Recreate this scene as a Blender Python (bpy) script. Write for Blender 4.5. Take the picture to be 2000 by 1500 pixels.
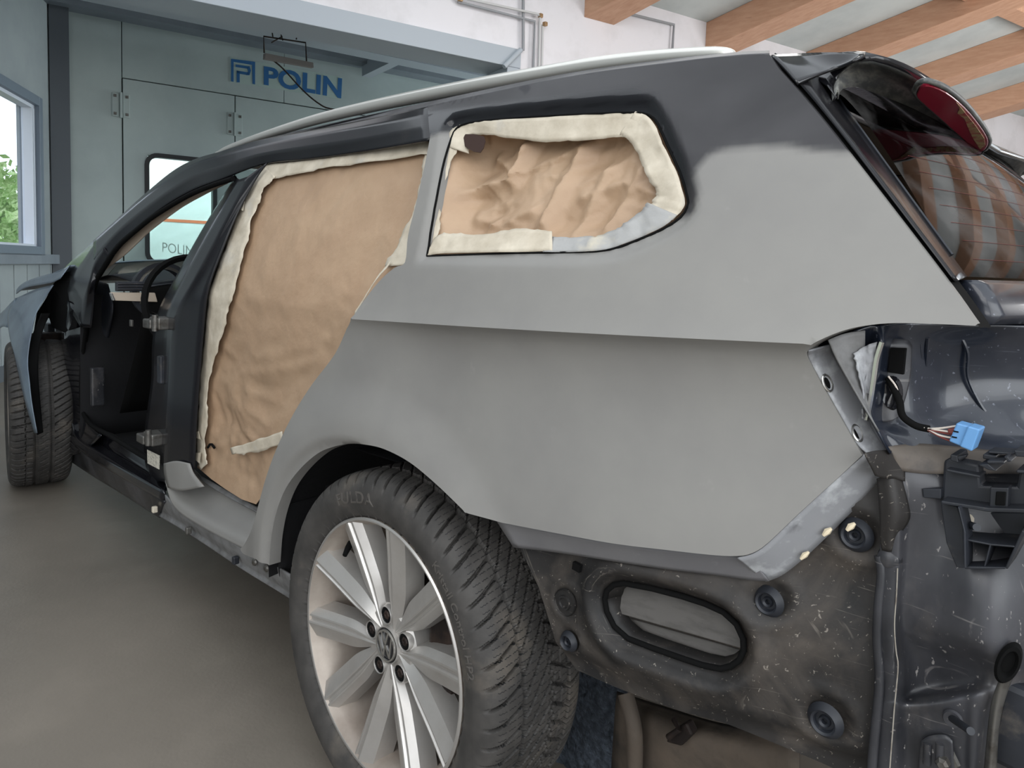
import bpy, bmesh, math, random
import numpy as np
from mathutils import Vector, Matrix, noise
from mathutils.geometry import delaunay_2d_cdt
random.seed(7)
for o in list(bpy.data.objects): bpy.data.objects.remove(o)
scn = bpy.context.scene
COL = scn.collection
# ------------------------------------------------------------------ camera (world: car points to -X, near side y=0, up z)
CX, CY, CZ, YAW, PIT, ROL, FPX, PU, PV = 1.081, -.7658, 1.0619, .7918, .0724, .0289, 1408.7067, 980.0568, 626.3828
CAMP = np.array([CX, CY, CZ])
FW = np.array([-math.cos(YAW)*math.cos(PIT), math.sin(YAW)*math.cos(PIT), -math.sin(PIT)])
_rt = np.cross(FW, [0, 0, 1.]); _rt /= np.linalg.norm(_rt); _up = np.cross(_rt, FW)
RT = _rt*math.cos(ROL)+_up*math.sin(ROL); UP = -_rt*math.sin(ROL)+_up*math.cos(ROL)
cam = bpy.data.cameras.new('camera'); co = bpy.data.objects.new('camera', cam); COL.objects.link(co)
co.matrix_world = Matrix([[RT[0], UP[0], -FW[0], CX], [RT[1], UP[1], -FW[1], CY], [RT[2], UP[2], -FW[2], CZ], [0, 0, 0, 1]])
cam.sensor_fit = 'HORIZONTAL'; cam.sensor_width = 36; cam.lens = FPX/2000*36
cam.shift_x = (1000-PU)/2000; cam.shift_y = (PV-750)/2000
cam.clip_start = .02; cam.clip_end = 400
scn.camera = co
# ------------------------------------------------------------------ light
scn.view_settings.view_transform = 'Standard'; scn.view_settings.look = 'None'
scn.view_settings.gamma = 1; scn.view_settings.use_curve_mapping = False
scn.view_settings.exposure = 0.0
wd = bpy.data.worlds.new('sky'); scn.world = wd; wd.use_nodes = True
bg = wd.node_tree.nodes['Background']; bg.inputs[0].default_value = (.88, .94, 1, 1); bg.inputs[1].default_value = 1.9
_n = wd.node_tree.nodes; _l = wd.node_tree.links          # overcast sky above the horizon, darker yard below it
_tc = _n.new('ShaderNodeTexCoord'); _sp = _n.new('ShaderNodeSeparateXYZ'); _l.new(_tc.outputs['Generated'], _sp.inputs[0])
_mr = _n.new('ShaderNodeMapRange'); _mr.inputs[1].default_value = -.06; _mr.inputs[2].default_value = .06; _l.new(_sp.outputs[2], _mr.inputs[0])
_mx = _n.new('ShaderNodeMix'); _mx.data_type = 'RGBA'; _mx.inputs['A'].default_value = (.20, .19, .17, 1); _mx.inputs['B'].default_value = (.88, .94, 1, 1)
_l.new(_mr.outputs[0], _mx.inputs['Factor']); _l.new(_mx.outputs['Result'], bg.inputs[0])
def area(name, loc, tgt, sx, sy, power, col=(1, 1, 1)):
    l = bpy.data.lights.new(name, 'AREA'); l.shape = 'RECTANGLE'; l.size = sx; l.size_y = sy; l.energy = power; l.color = col
    o = bpy.data.objects.new(name, l); COL.objects.link(o); o.location = loc
    o.rotation_euler = (Vector(tgt)-Vector(loc)).to_track_quat('-Z', 'Y').to_euler(); return o
# daylight through the big open workshop gates behind and beside the camera, plus added fill lights
area('gate_daylight', (4.6, -2.2, 2.1), (0, .6, .8), 4.5, 3.2, 130, (.95, .98, 1))
area('ceiling_fill', (4.2, 7.5, 1.6), (-.5, 7.5, 4.2), 3.5, 2.0, 270, (1, .99, .98))  # added fill brightening ceiling and white wall; no gate on that side
area('yard_daylight', (.0, -4.6, 3.6), (-.6, .5, .6), 5.5, 2.4, 105, (1, .98, .95))
area('overhead_fill', (-.4, 3.2, 3.6), (-.5, 3.4, 0), 3.5, 1.2, 60, (1, .99, .96))  # added overhead fill; the ceiling has no opening there
area('bay_fill', (-5.2, 9.5, 2.2), (-6.4, 2.0, 1.6), 2.6, 2.4, 330, (.86, .97, 1))  # added fill brightening the bay; no window stands behind it
# ------------------------------------------------------------------ pixel rays -> world
def ray(u, v): return FW+RT*((u-PU)/FPX)-UP*((v-PV)/FPX)
def Y(u, v, y):
    d = ray(u, v); t = (y-CY)/d[1]; return CAMP+d*t
def Z(u, v, z):
    d = ray(u, v); t = (z-CZ)/d[2]; return CAMP+d*t
def SURF(u, v, fn):
    # first point of the picture ray that lies on the surface y = fn(x, z)
    def g(y): p = Y(u, v, y); return y-float(fn(float(p[0]), float(p[2])))
    a = -.25; ga = g(a); b = a
    while b < .8:
        b = a+.03; gb = g(b)
        if gb >= 0: break
        a, ga = b, gb
    for _ in range(22):
        m = (a+b)/2
        if g(m) >= 0: b = m
        else: a = m
    return Y(u, v, (a+b)/2)
FH = np.array([-math.cos(YAW), math.sin(YAW), 0]); RH = np.array([math.sin(YAW), math.cos(YAW), 0])
def LD(lat, d, z=0): 
    p = CAMP+RH*lat+FH*d; p[2] = z; return p
def PL(u, v, plane):
    P0, dr = plane; n = np.cross(dr, [0, 0, 1.]); d = ray(u, v); t = np.dot(P0-CAMP, n)/np.dot(d, n); return CAMP+d*t
# ------------------------------------------------------------------ materials
def M(name, col, rough=.5, metal=0, col2=None, nscale=8, nlo=.4, nhi=.6, detail=6, bump=0, bscale=40, bdist=.002, coat=0,
      rough2=None, dust=None, dscale=12, dlo=.5, dhi=.7, damt=1., spec=.5, streak=None, trans=0, ior=1.45, alpha=1, distort=0, speck=None):
    m = bpy.data.materials.new(name); m.use_nodes = True; nt = m.node_tree; N = nt.nodes; L = nt.links
    b = N['Principled BSDF']; b.inputs['Base Color'].default_value = (*col, 1); b.inputs['Roughness'].default_value = rough
    b.inputs['Metallic'].default_value = metal; b.inputs['Coat Weight'].default_value = coat; b.inputs['Coat Roughness'].default_value = .06
    b.inputs['Specular IOR Level'].default_value = spec; b.inputs['IOR'].default_value = ior; b.inputs['Transmission Weight'].default_value = trans
    b.inputs['Alpha'].default_value = alpha
    tc = N.new('ShaderNodeTexCoord'); vec = tc.outputs['Object']
    if streak:
        mp = N.new('ShaderNodeMapping'); mp.inputs['Scale'].default_value = streak; L.new(vec, mp.inputs[0]); vec = mp.outputs[0]
    def nz(s, lo, hi, det=detail):
        n = N.new('ShaderNodeTexNoise'); n.inputs['Scale'].default_value = s; n.inputs['Detail'].default_value = det; n.inputs['Roughness'].default_value = .6
        n.inputs['Distortion'].default_value = distort; L.new(vec, n.inputs['Vector'])
        r = N.new('ShaderNodeMapRange'); r.inputs[1].default_value = lo; r.inputs[2].default_value = hi; L.new(n.outputs[0], r.inputs[0]); return r.outputs[0]
    cur = None
    def mix(f, a, bcol):
        x = N.new('ShaderNodeMix'); x.data_type = 'RGBA'; L.new(f, x.inputs['Factor'])
        if a is None: x.inputs['A'].default_value = (*col, 1)
        else: L.new(a, x.inputs['A'])
        x.inputs['B'].default_value = (*bcol, 1); return x.outputs['Result']
    if col2: 
        f = nz(nscale, nlo, nhi); cur = mix(f, cur, col2)
        if rough2 is not None:
            r = N.new('ShaderNodeMapRange'); r.inputs[3].default_value = rough; r.inputs[4].default_value = rough2; L.new(f, r.inputs[0]); L.new(r.outputs[0], b.inputs['Roughness'])
    if dust:
        f = nz(dscale, dlo, dhi, 10); q = N.new('ShaderNodeMath'); q.operation = 'MULTIPLY'; q.inputs[1].default_value = damt; L.new(f, q.inputs[0])
        cur = mix(q.outputs[0], cur, dust)
        if not (col2 and rough2 is not None):
            r = N.new('ShaderNodeMapRange'); r.inputs[3].default_value = rough; r.inputs[4].default_value = max(rough, .75); L.new(q.outputs[0], r.inputs[0]); L.new(r.outputs[0], b.inputs['Roughness'])
    if speck:      # fine chips plus long scratches
        f = nz(150, .66, .70, 3); q = N.new('ShaderNodeMath'); q.operation = 'MULTIPLY'; q.inputs[1].default_value = .6; L.new(f, q.inputs[0]); cur = mix(q.outputs[0], cur, speck)
        keep = vec
        for rt_, sc in (((.3, .7, .2), (4, 4, 90)), ((1.1, .2, .9), (3, 70, 5))):
            mp2 = N.new('ShaderNodeMapping'); mp2.inputs['Scale'].default_value = sc; mp2.inputs['Rotation'].default_value = rt_; L.new(tc.outputs['Object'], mp2.inputs[0]); vec = mp2.outputs[0]
            f = nz(2.2, .66, .76, 5); q = N.new('ShaderNodeMath'); q.operation = 'MULTIPLY'; q.inputs[1].default_value = .4; L.new(f, q.inputs[0]); cur = mix(q.outputs[0], cur, speck)
        vec = keep
    if cur is not None: L.new(cur, b.inputs['Base Color'])
    if bump:
        n = N.new('ShaderNodeTexNoise'); n.inputs['Scale'].default_value = bscale; n.inputs['Detail'].default_value = 8; L.new(vec, n.inputs['Vector'])
        bp = N.new('ShaderNodeBump'); bp.inputs['Strength'].default_value = bump; bp.inputs['Distance'].default_value = bdist
        L.new(n.outputs[0], bp.inputs['Height']); L.new(bp.outputs[0], b.inputs['Normal'])
    return m
def srgb(r, g, b): return tuple(((c/255)/12.92 if c/255 <= .04045 else ((c/255+.055)/1.055)**2.4) for c in (r, g, b))
MT = {}
MT['primer'] = M('grey_primer', srgb(126, 124, 121), .42, 0, srgb(133, 131, 127), 5, .35, .65, bump=.04, bscale=300, bdist=.0005, rough2=.5, dust=srgb(160, 158, 154), dscale=22, dlo=.66, dhi=.85, damt=.35)
MT['primer_scuffed'] = M('scuffed_primer', srgb(138, 139, 142), .45, 0, srgb(178, 180, 182), 30, .5, .7, bump=.25, bscale=60, bdist=.001, rough2=.35, dust=srgb(70, 70, 74), dscale=16, dlo=.6, dhi=.75, damt=.7)
MT['primer_band'] = M('darker_primer_flange', srgb(100, 99, 101), .5, 0, srgb(108, 107, 108), 8, .4, .65, dust=srgb(150, 150, 150), dscale=26, dlo=.66, dhi=.8, damt=.4)
MT['primer_dirty'] = M('dusty_primer', srgb(118, 118, 118), .55, 0, srgb(92, 91, 90), 22, .4, .65, bump=.3, bscale=90, bdist=.001, dust=srgb(60, 58, 56), dscale=10, dlo=.5, dhi=.75, damt=.7)
MT['black'] = M('black_paint', (.010, .010, .012), .20, 0, None, coat=.12, spec=.3, dust=srgb(105, 98, 92), dscale=7, dlo=.55, dhi=1.0, damt=.16)
MT['black_clean'] = M('clean_black_paint', (.008, .008, .010), .12, 0, None, coat=.4, spec=.4, dust=srgb(120, 112, 105), dscale=40, dlo=.6, dhi=.95, damt=.2)
MT['blue_black'] = M('dusty_dark_paint', (.010, .014, .024), .28, 0, None, coat=.4, dust=srgb(120, 118, 120), dscale=6, dlo=.45, dhi=1.0, damt=.35, speck=srgb(120, 124, 136))
MT['sanded'] = M('sanded_black_paint', srgb(58, 57, 60), .42, 0, srgb(92, 91, 93), 6, .35, .75, rough2=.5, streak=(1, 1, 2.2), distort=1.2, dust=srgb(40, 39, 42), dscale=3, dlo=.5, dhi=.62, damt=.6)
MT['dirty'] = M('grimy_underseal', srgb(26, 25, 25), .6, 0, srgb(44, 41, 39), 4, .40, .62, bump=.4, bscale=50, bdist=.0015, dust=srgb(104, 95, 86), dscale=5, dlo=.53, dhi=.78, damt=.6, distort=1.0, speck=srgb(150, 142, 132))
MT['dirty_shine'] = M('grimy_black_metal_sheen', srgb(26, 27, 30), .34, 0, srgb(76, 76, 80), 5, .40, .75, bump=.15, bscale=60, bdist=.001, dust=srgb(125, 118, 112), dscale=14, dlo=.55, dhi=.85, damt=.5, streak=(1, 1, .5), speck=srgb(165, 160, 156))  # grime, plus a lighter second tone standing in for the metal's sheen
MT['plastic'] = M('dark_plastic', srgb(30, 32, 37), .5, 0, srgb(44, 47, 54), 10, .4, .7, dust=srgb(128, 118, 104), dscale=18, dlo=.6, dhi=.85, damt=.5, bump=.1, bscale=200, bdist=.0005)
MT['matte_black'] = M('matte_black', (.004, .004, .004), .9, spec=.15)
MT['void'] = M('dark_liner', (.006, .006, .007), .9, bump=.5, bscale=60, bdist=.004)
MT['rubber'] = M('tyre_rubber', srgb(52, 50, 48), .7, 0, srgb(72, 69, 66), 14, .4, .7, dust=srgb(120, 108, 92), dscale=7, dlo=.56, dhi=.8, damt=.4, bump=.15, bscale=120, bdist=.0006)
MT['alloy'] = M('silver_alloy', srgb(186, 183, 179), .34, .65, srgb(168, 163, 158), 9, .4, .75, rough2=.45)
MT['alloy_dusty'] = M('brake_dusted_alloy', srgb(168, 158, 148), .5, .4, srgb(128, 116, 106), 7, .4, .75)
MT['chrome'] = M('brushed_metal', srgb(190, 188, 184), .25, .9)
MT['steel'] = M('worn_steel', srgb(110, 108, 104), .45, .7, srgb(70, 64, 58), 40, .45, .7)
MT['rail'] = M('satin_roof_rail', srgb(204, 202, 196), .28, .6)
MT['rust'] = M('rusty_disc', srgb(60, 48, 42), .6, .5, srgb(34, 28, 26), 20)
MT['seal'] = M('seam_sealer', srgb(150, 144, 134), .6, 0, srgb(110, 100, 90), 60, .5, .7)
MT['filler'] = M('cream_filler_spots', srgb(214, 200, 172), .7)
MT['blue'] = M('blue_connector_plastic', srgb(100, 150, 200), .4, bump=.05, bscale=200)
MT['wire_w'] = M('white_wire', srgb(205, 195, 185), .5); MT['wire_r'] = M('brown_red_wire', srgb(110, 50, 45), .5)
MT['beige'] = M('beige_trim', srgb(178, 164, 148), .7, bump=.05, bscale=300)
MT['label'] = M('pale_sticker', srgb(205, 200, 185), .6, 0, srgb(150, 146, 136), 150, .5, .6)
MT['felt'] = M('felt_liner', srgb(46, 52, 60), .95, 0, srgb(74, 82, 92), 60, .4, .7, bump=1, bscale=70, bdist=.01)
def glassmat(name, tint, alpha_mix):
    m = bpy.data.materials.new(name); m.use_nodes = True; nt = m.node_tree; N = nt.nodes; L = nt.links; N.remove(N['Principled BSDF'])
    out = N['Material Output']; t = N.new('ShaderNodeBsdfTransparent'); t.inputs[0].default_value = (*tint, 1)
    g = N.new('ShaderNodeBsdfGlossy'); g.inputs['Roughness'].default_value = .03; g.inputs[0].default_value = (.62, .62, .64, 1) if alpha_mix > .1 else (1, 1, 1, 1)
    fr = N.new('ShaderNodeFresnel'); fr.inputs[0].default_value = 1.33; mx = N.new('ShaderNodeMixShader')
    ge = N.new('ShaderNodeNewGeometry'); k1 = N.new('ShaderNodeMath'); k1.operation = 'SUBTRACT'; k1.inputs[0].default_value = 1; L.new(ge.outputs['Backfacing'], k1.inputs[1]); k2 = N.new('ShaderNodeMath'); k2.operation = 'MULTIPLY'; L.new(k1.outputs[0], k2.inputs[0]); L.new(fr.outputs[0], k2.inputs[1]); L.new(k2.outputs[0], mx.inputs[0]); L.new(t.outputs[0], mx.inputs[1]); L.new(g.outputs[0], mx.inputs[2])
    df = N.new('ShaderNodeBsdfDiffuse'); df.inputs[0].default_value = (*srgb(150, 148, 146), 1)
    tc = N.new('ShaderNodeTexCoord'); n = N.new('ShaderNodeTexNoise'); n.inputs['Scale'].default_value = 7; n.inputs['Detail'].default_value = 10; L.new(tc.outputs['Object'], n.inputs[0])
    r = N.new('ShaderNodeMapRange'); r.inputs[1].default_value = .45; r.inputs[2].default_value = .9; r.inputs[4].default_value = alpha_mix; L.new(n.outputs[0], r.inputs[0])
    m2 = N.new('ShaderNodeMixShader'); L.new(r.outputs[0], m2.inputs[0]); L.new(mx.outputs[0], m2.inputs[1]); L.new(df.outputs[0], m2.inputs[2]); L.new(m2.outputs[0], out.inputs[0])
    return m
MT['tailglass'] = glassmat('dusty_dark_tailgate_glass', (.10, .10, .11), .5)
MT['windshield'] = glassmat('windscreen_glass', (.88, .93, .92), .05)
MT['winglass'] = glassmat('window_glass', (.95, .97, 1), .03)
# kraft paper and tape
MT['kraft'] = M('brown_kraft_paper', srgb(166, 138, 112), .5, 0, srgb(178, 151, 124), 3, .35, .65, bump=.45, bscale=9, bdist=.02, dust=srgb(150, 124, 98), dscale=5, dlo=.5, dhi=.8, damt=.5, distort=.8)
MT['tape'] = M('cream_masking_tape', srgb(204, 194, 176), .55, 0, srgb(178, 167, 148), 12, .4, .65, bump=.5, bscale=25, bdist=.006, dust=srgb(170, 170, 168), dscale=9, dlo=.58, dhi=.75, damt=.6)
def add_gloss_var(m): pass
# quarter panel material: primer or black according to the 'primer' vertex mask
def maskmat():
    m = MT['primer'].copy(); m.name = 'primer_over_black'; nt = m.node_tree; N = nt.nodes; L = nt.links
    b = N['Principled BSDF']; src = b.inputs['Base Color'].links[0].from_socket; rs = b.inputs['Roughness'].links[0].from_socket
    tc = N.new('ShaderNodeTexCoord'); mp = N.new('ShaderNodeMapping'); mp.inputs['Scale'].default_value = (1, 1, 1.6); mp.inputs['Rotation'].default_value = (0, .5, 0); L.new(tc.outputs['Object'], mp.inputs[0])
    def nz(s, lo, hi, d=8, dis=0):
        n = N.new('ShaderNodeTexNoise'); n.inputs['Scale'].default_value = s; n.inputs['Detail'].default_value = d; n.inputs['Distortion'].default_value = dis; L.new(mp.outputs[0], n.inputs[0])
        r = N.new('ShaderNodeMapRange'); r.inputs[1].default_value = lo; r.inputs[2].default_value = hi; L.new(n.outputs[0], r.inputs[0]); return r.outputs[0]
    def at(nm):
        a = N.new('ShaderNodeAttribute'); a.attribute_name = nm; return a.outputs['Fac']
    def mixc(f, a, c):
        x = N.new('ShaderNodeMix'); x.data_type = 'RGBA'; L.new(f, x.inputs['Factor'])
        if isinstance(a, tuple): x.inputs['A'].default_value = (*a, 1)
        else: L.new(a, x.inputs['A'])
        if isinstance(c, tuple): x.inputs['B'].default_value = (*c, 1)
        else: L.new(c, x.inputs['B'])
        return x.outputs['Result']
    sand = mixc(nz(3.2, .3, .8, 10, .5), srgb(44, 43, 45), srgb(70, 69, 71))
    sand = mixc(nz(16, .70, .74, 1), sand, srgb(42, 41, 45))
    gl = at('gloss')                      # 1 = unsanded glossy black
    blk = mixc(gl, sand, (.010, .010, .012))
    pr = at('primer')
    L.new(mixc(pr, blk, src), b.inputs['Base Color'])
    def mixf(f, a, c):
        x = N.new('ShaderNodeMix'); L.new(f, x.inputs[0])
        for k, q in ((2, a), (3, c)):
            if isinstance(q, float): x.inputs[k].default_value = q
            else: L.new(q, x.inputs[k])
        return x.outputs[0]
    rr = mixf(gl, .40, .14); L.new(mixf(pr, rr, rs), b.inputs['Roughness'])
    inv = N.new('ShaderNodeMath'); inv.operation = 'SUBTRACT'; inv.inputs[0].default_value = 1; L.new(pr, inv.inputs[1])
    mu = N.new('ShaderNodeMath'); mu.operation = 'MULTIPLY'; L.new(inv.outputs[0], mu.inputs[0]); L.new(gl, mu.inputs[1]); mc = N.new('ShaderNodeMath'); mc.operation = 'MULTIPLY'; mc.inputs[1].default_value = .2; L.new(mu.outputs[0], mc.inputs[0]); L.new(mc.outputs[0], b.inputs['Coat Weight']); b.inputs['Specular IOR Level'].default_value = .32
    return m
MT['body'] = maskmat()
# ------------------------------------------------------------------ mesh helpers
def mesh(name, V, F, mat, parent=None, smooth=True, solid=0, off=1, bevel=0, attrs=None, uv=None, autos=None, mats=None, mi=None):
    me = bpy.data.meshes.new(name); me.from_pydata([tuple(map(float, v)) for v in V], [], [tuple(map(int, f)) for f in F])
    if mats: 
        for q in mats: me.materials.append(q)
    else: me.materials.append(MT[mat] if isinstance(mat, str) else mat)
    if attrs:
        for k, a in attrs.items():
            at = me.attributes.new(k, 'FLOAT', 'POINT'); at.data.foreach_set('value', np.asarray(a, dtype=np.float32))
    if uv is not None:
        ul = me.uv_layers.new(name='UVMap'); li = np.zeros(len(me.loops), dtype=np.int32); me.loops.foreach_get('vertex_index', li)
        ul.data.foreach_set('uv', np.asarray(uv, dtype=np.float32)[li].ravel())
    if mi is not None: me.polygons.foreach_set('material_index', np.asarray(mi, dtype=np.int32))
    me.validate(); me.polygons.foreach_set('use_smooth', [smooth]*len(me.polygons))
    if autos: 
        me.set_sharp_from_angle(angle=math.radians(autos))
    me.update()
    o = bpy.data.objects.new(name, me); COL.objects.link(o)
    if parent is not None: o.parent = parent
    if solid:
        s = o.modifiers.new('s', 'SOLIDIFY'); s.thickness = solid; s.offset = off
    if bevel:
        s = o.modifiers.new('b', 'BEVEL'); s.width = bevel; s.segments = 2; s.limit_method = 'ANGLE'
    return o
def crom(P, n):
    P = np.asarray(P, float)
    if len(P) == 2: 
        t = np.linspace(0, 1, n)[:, None]; return P[0]*(1-t)+P[1]*t
    Q = np.vstack([2*P[0]-P[1], P, 2*P[-1]-P[-2]]); out = []
    for k in range(n):
        t = k/(n-1)*(len(P)-1); i = min(int(t), len(P)-2); f = t-i; a, b, c, d = Q[i:i+4]
        out.append(.5*(2*b+(c-a)*f+(2*a-5*b+4*c-d)*f*f+(3*b-a-3*c+d)*f**3))
    return np.array(out)
def lin(P, n):
    P = np.asarray(P, float); out = []
    for k in range(n):
        t = k/(n-1)*(len(P)-1); i = min(int(t), len(P)-2); out.append(P[i]*(1-(t-i))+P[i+1]*(t-i))
    return np.array(out)
def gridmesh(G):
    r, c = G.shape[:2]; V = G.reshape(-1, 3)
    F = [(i*c+j, i*c+j+1, (i+1)*c+j+1, (i+1)*c+j) for i in range(r-1) for j in range(c-1)]
    return V, F
def patch(name, rows, mat, parent=None, n=24, m=16, sharp=False, thick=.0015, disp=None, world=False, flip=False, smooth=True, autos=None, jag=None):
    # rows: control rows; each a list of (u, v, y) picture points lying at car-plane y, or world points
    R = [[np.array(p) if world else Y(*p) for p in r] for r in rows]
    A = np.array([crom(r, n) for r in R])
    G = np.array([(lin if sharp else crom)(A[:, j], m if not sharp else (m-1)//(len(R)-1)*(len(R)-1)+1) for j in range(n)]).transpose(1, 0, 2)
    if flip: G = G[:, ::-1]
    if disp: G = disp(G)
    V, F = gridmesh(G)
    return mesh(name, V, F, mat, parent, smooth, solid=thick, off=-1 if flip else 1, autos=autos)
def tube(name, pts, r, mat, parent=None, seg=10, n=None, closed=False, rs=None):
    P = np.asarray(pts, float)
    if n: P = crom(P, n)
    V = []; F = []; k = len(P); prev = None
    for i in range(k):
        t = P[min(i+1, k-1)]-P[max(i-1, 0)]; t /= np.linalg.norm(t)+1e-12
        a = np.array([0, 0, 1.]) if prev is None else prev
        if prev is None and abs(t[2]) > .9: a = np.array([1., 0, 0])
        b = np.cross(t, a); b /= np.linalg.norm(b); a = np.cross(b, t); prev = a
        rr = r if rs is None else rs[i]
        for j in range(seg):
            q = 2*math.pi*j/seg; V.append(P[i]+rr*(a*math.cos(q)+b*math.sin(q)))
    for i in range(k-1):
        for j in range(seg): F.append((i*seg+j, i*seg+(j+1) % seg, (i+1)*seg+(j+1) % seg, (i+1)*seg+j))
    F.append(tuple(range(seg))[::-1]); F.append(tuple((k-1)*seg+j for j in range(seg)))
    return mesh(name, V, F, mat, parent, True, autos=50)
def hexa(name, A, B, mat, parent=None, bevel=.0):
    # solid between two polygons with the same number of corners
    n = len(A); V = list(A)+list(B); F = [tuple(range(n))[::-1], tuple(range(n, 2*n))]+[(i, (i+1) % n, n+(i+1) % n, n+i) for i in range(n)]
    o = mesh(name, V, F, mat, parent, False, bevel=bevel)
    bm = bmesh.new(); bm.from_mesh(o.data); bmesh.ops.recalc_face_normals(bm, faces=bm.faces); bm.to_mesh(o.data); bm.free(); return o
def plate(name, px, y0, y1, mat, parent=None, bevel=.0008):
    # picture polygon standing at y0, going y1-y0 deep straight along +y
    A = [Y(u, v, y0) for u, v in px]; B = [a+np.array([0, y1-y0, 0]) for a in A]; return hexa(name, A, B, mat, parent, bevel)
def ybox(name, c, s, mat, parent=None, rot=None, bevel=.0):
    V = []
    for sx in (-1, 1):
        for sy in (-1, 1):
            for sz in (-1, 1): V.append(Vector((sx*s[0]/2, sy*s[1]/2, sz*s[2]/2)))
    if rot is not None: V = [rot @ v for v in V]
    V = [v+Vector(tuple(map(float, c))) for v in V]
    F = [(0, 1, 3, 2), (4, 6, 7, 5), (0, 4, 5, 1), (2, 3, 7, 6), (0, 2, 6, 4), (1, 5, 7, 3)]
    return mesh(name, V, F, mat, parent, False, bevel=bevel)
def lathe(name, prof, mat, parent=None, n=48, axis='y', c=(0, 0, 0), arc=None, autos=35, closed=False):
    # prof: list of (axial, radius)
    V = []; F = []; k = len(prof); full = arc is None; a0, a1 = arc or (0, 2*math.pi); N_ = n if full else n+1
    for i in range(N_):
        q = a0+(a1-a0)*i/n; cs, sn = math.cos(q), math.sin(q)
        for a, r in prof:
            if axis == 'y': V.append((c[0]+r*cs, c[1]+a, c[2]+r*sn))
            elif axis == 'x': V.append((c[0]+a, c[1]+r*cs, c[2]+r*sn))
            else: V.append((c[0]+r*cs, c[1]+r*sn, c[2]+a))
    for i in range(n):
        i2 = (i+1) % N_
        for j in range(k if closed else k-1): F.append((i*k+j, i2*k+j, i2*k+(j+1) % k, i*k+(j+1) % k))
    o = mesh(name, V, F, mat, parent, True, autos=autos)
    bm = bmesh.new(); bm.from_mesh(o.data); bmesh.ops.remove_doubles(bm, verts=bm.verts, dist=1e-6); bmesh.ops.recalc_face_normals(bm, faces=bm.faces); bm.to_mesh(o.data); bm.free(); return o
def empty(name, label=None, cat=None, loc=(0, 0, 0), group=None):
    o = bpy.data.objects.new(name, None); COL.objects.link(o); o.location = loc; o.empty_display_size = .05
    tag(o, label, cat, group); return o
def tag(o, label=None, cat=None, group=None, kind=None):
    if label: o['label'] = label
    if cat: o['category'] = cat
    if group: o['group'] = group
    if kind: o['kind'] = kind
    return o
def struct(o): o['kind'] = 'structure'; return o
# signed distance to polygon, vectorised (positive inside)
def sdist(X, Zz, poly):
    P = np.asarray(poly, float); Q = np.roll(P, -1, 0); best = np.full(np.shape(X), 1e9); ins = np.zeros(np.shape(X), bool)
    for (ax, az), (bx, bz) in zip(P, Q):
        dx, dz = bx-ax, bz-az; t = np.clip(((X-ax)*dx+(Zz-az)*dz)/(dx*dx+dz*dz+1e-15), 0, 1)
        best = np.minimum(best, np.hypot(X-ax-t*dx, Zz-az-t*dz))
        c = ((az > Zz) != (bz > Zz)) & (X < (bx-ax)*(Zz-az)/(bz-az+1e-15)+ax); ins ^= c
    return np.where(ins, best, -best)
def sstep(x, a, b):
    t = np.clip((x-a)/(b-a), 0, 1); return t*t*(3-2*t)
def resample(P, step, closed=True):
    P = np.asarray(P, float); Q = np.vstack([P, P[:1]]) if closed else P; out = []
    for a, b in zip(Q[:-1], Q[1:]):
        k = max(1, int(round(np.linalg.norm(b-a)/step)))
        for i in range(k): out.append(a+(b-a)*i/k)
    if not closed: out.append(Q[-1])
    return np.array(out)
def sm(px, k=4): 
    P = crom([np.array(p, float) for p in px], (len(px)-1)*k+1); return [tuple(p) for p in P]
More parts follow.
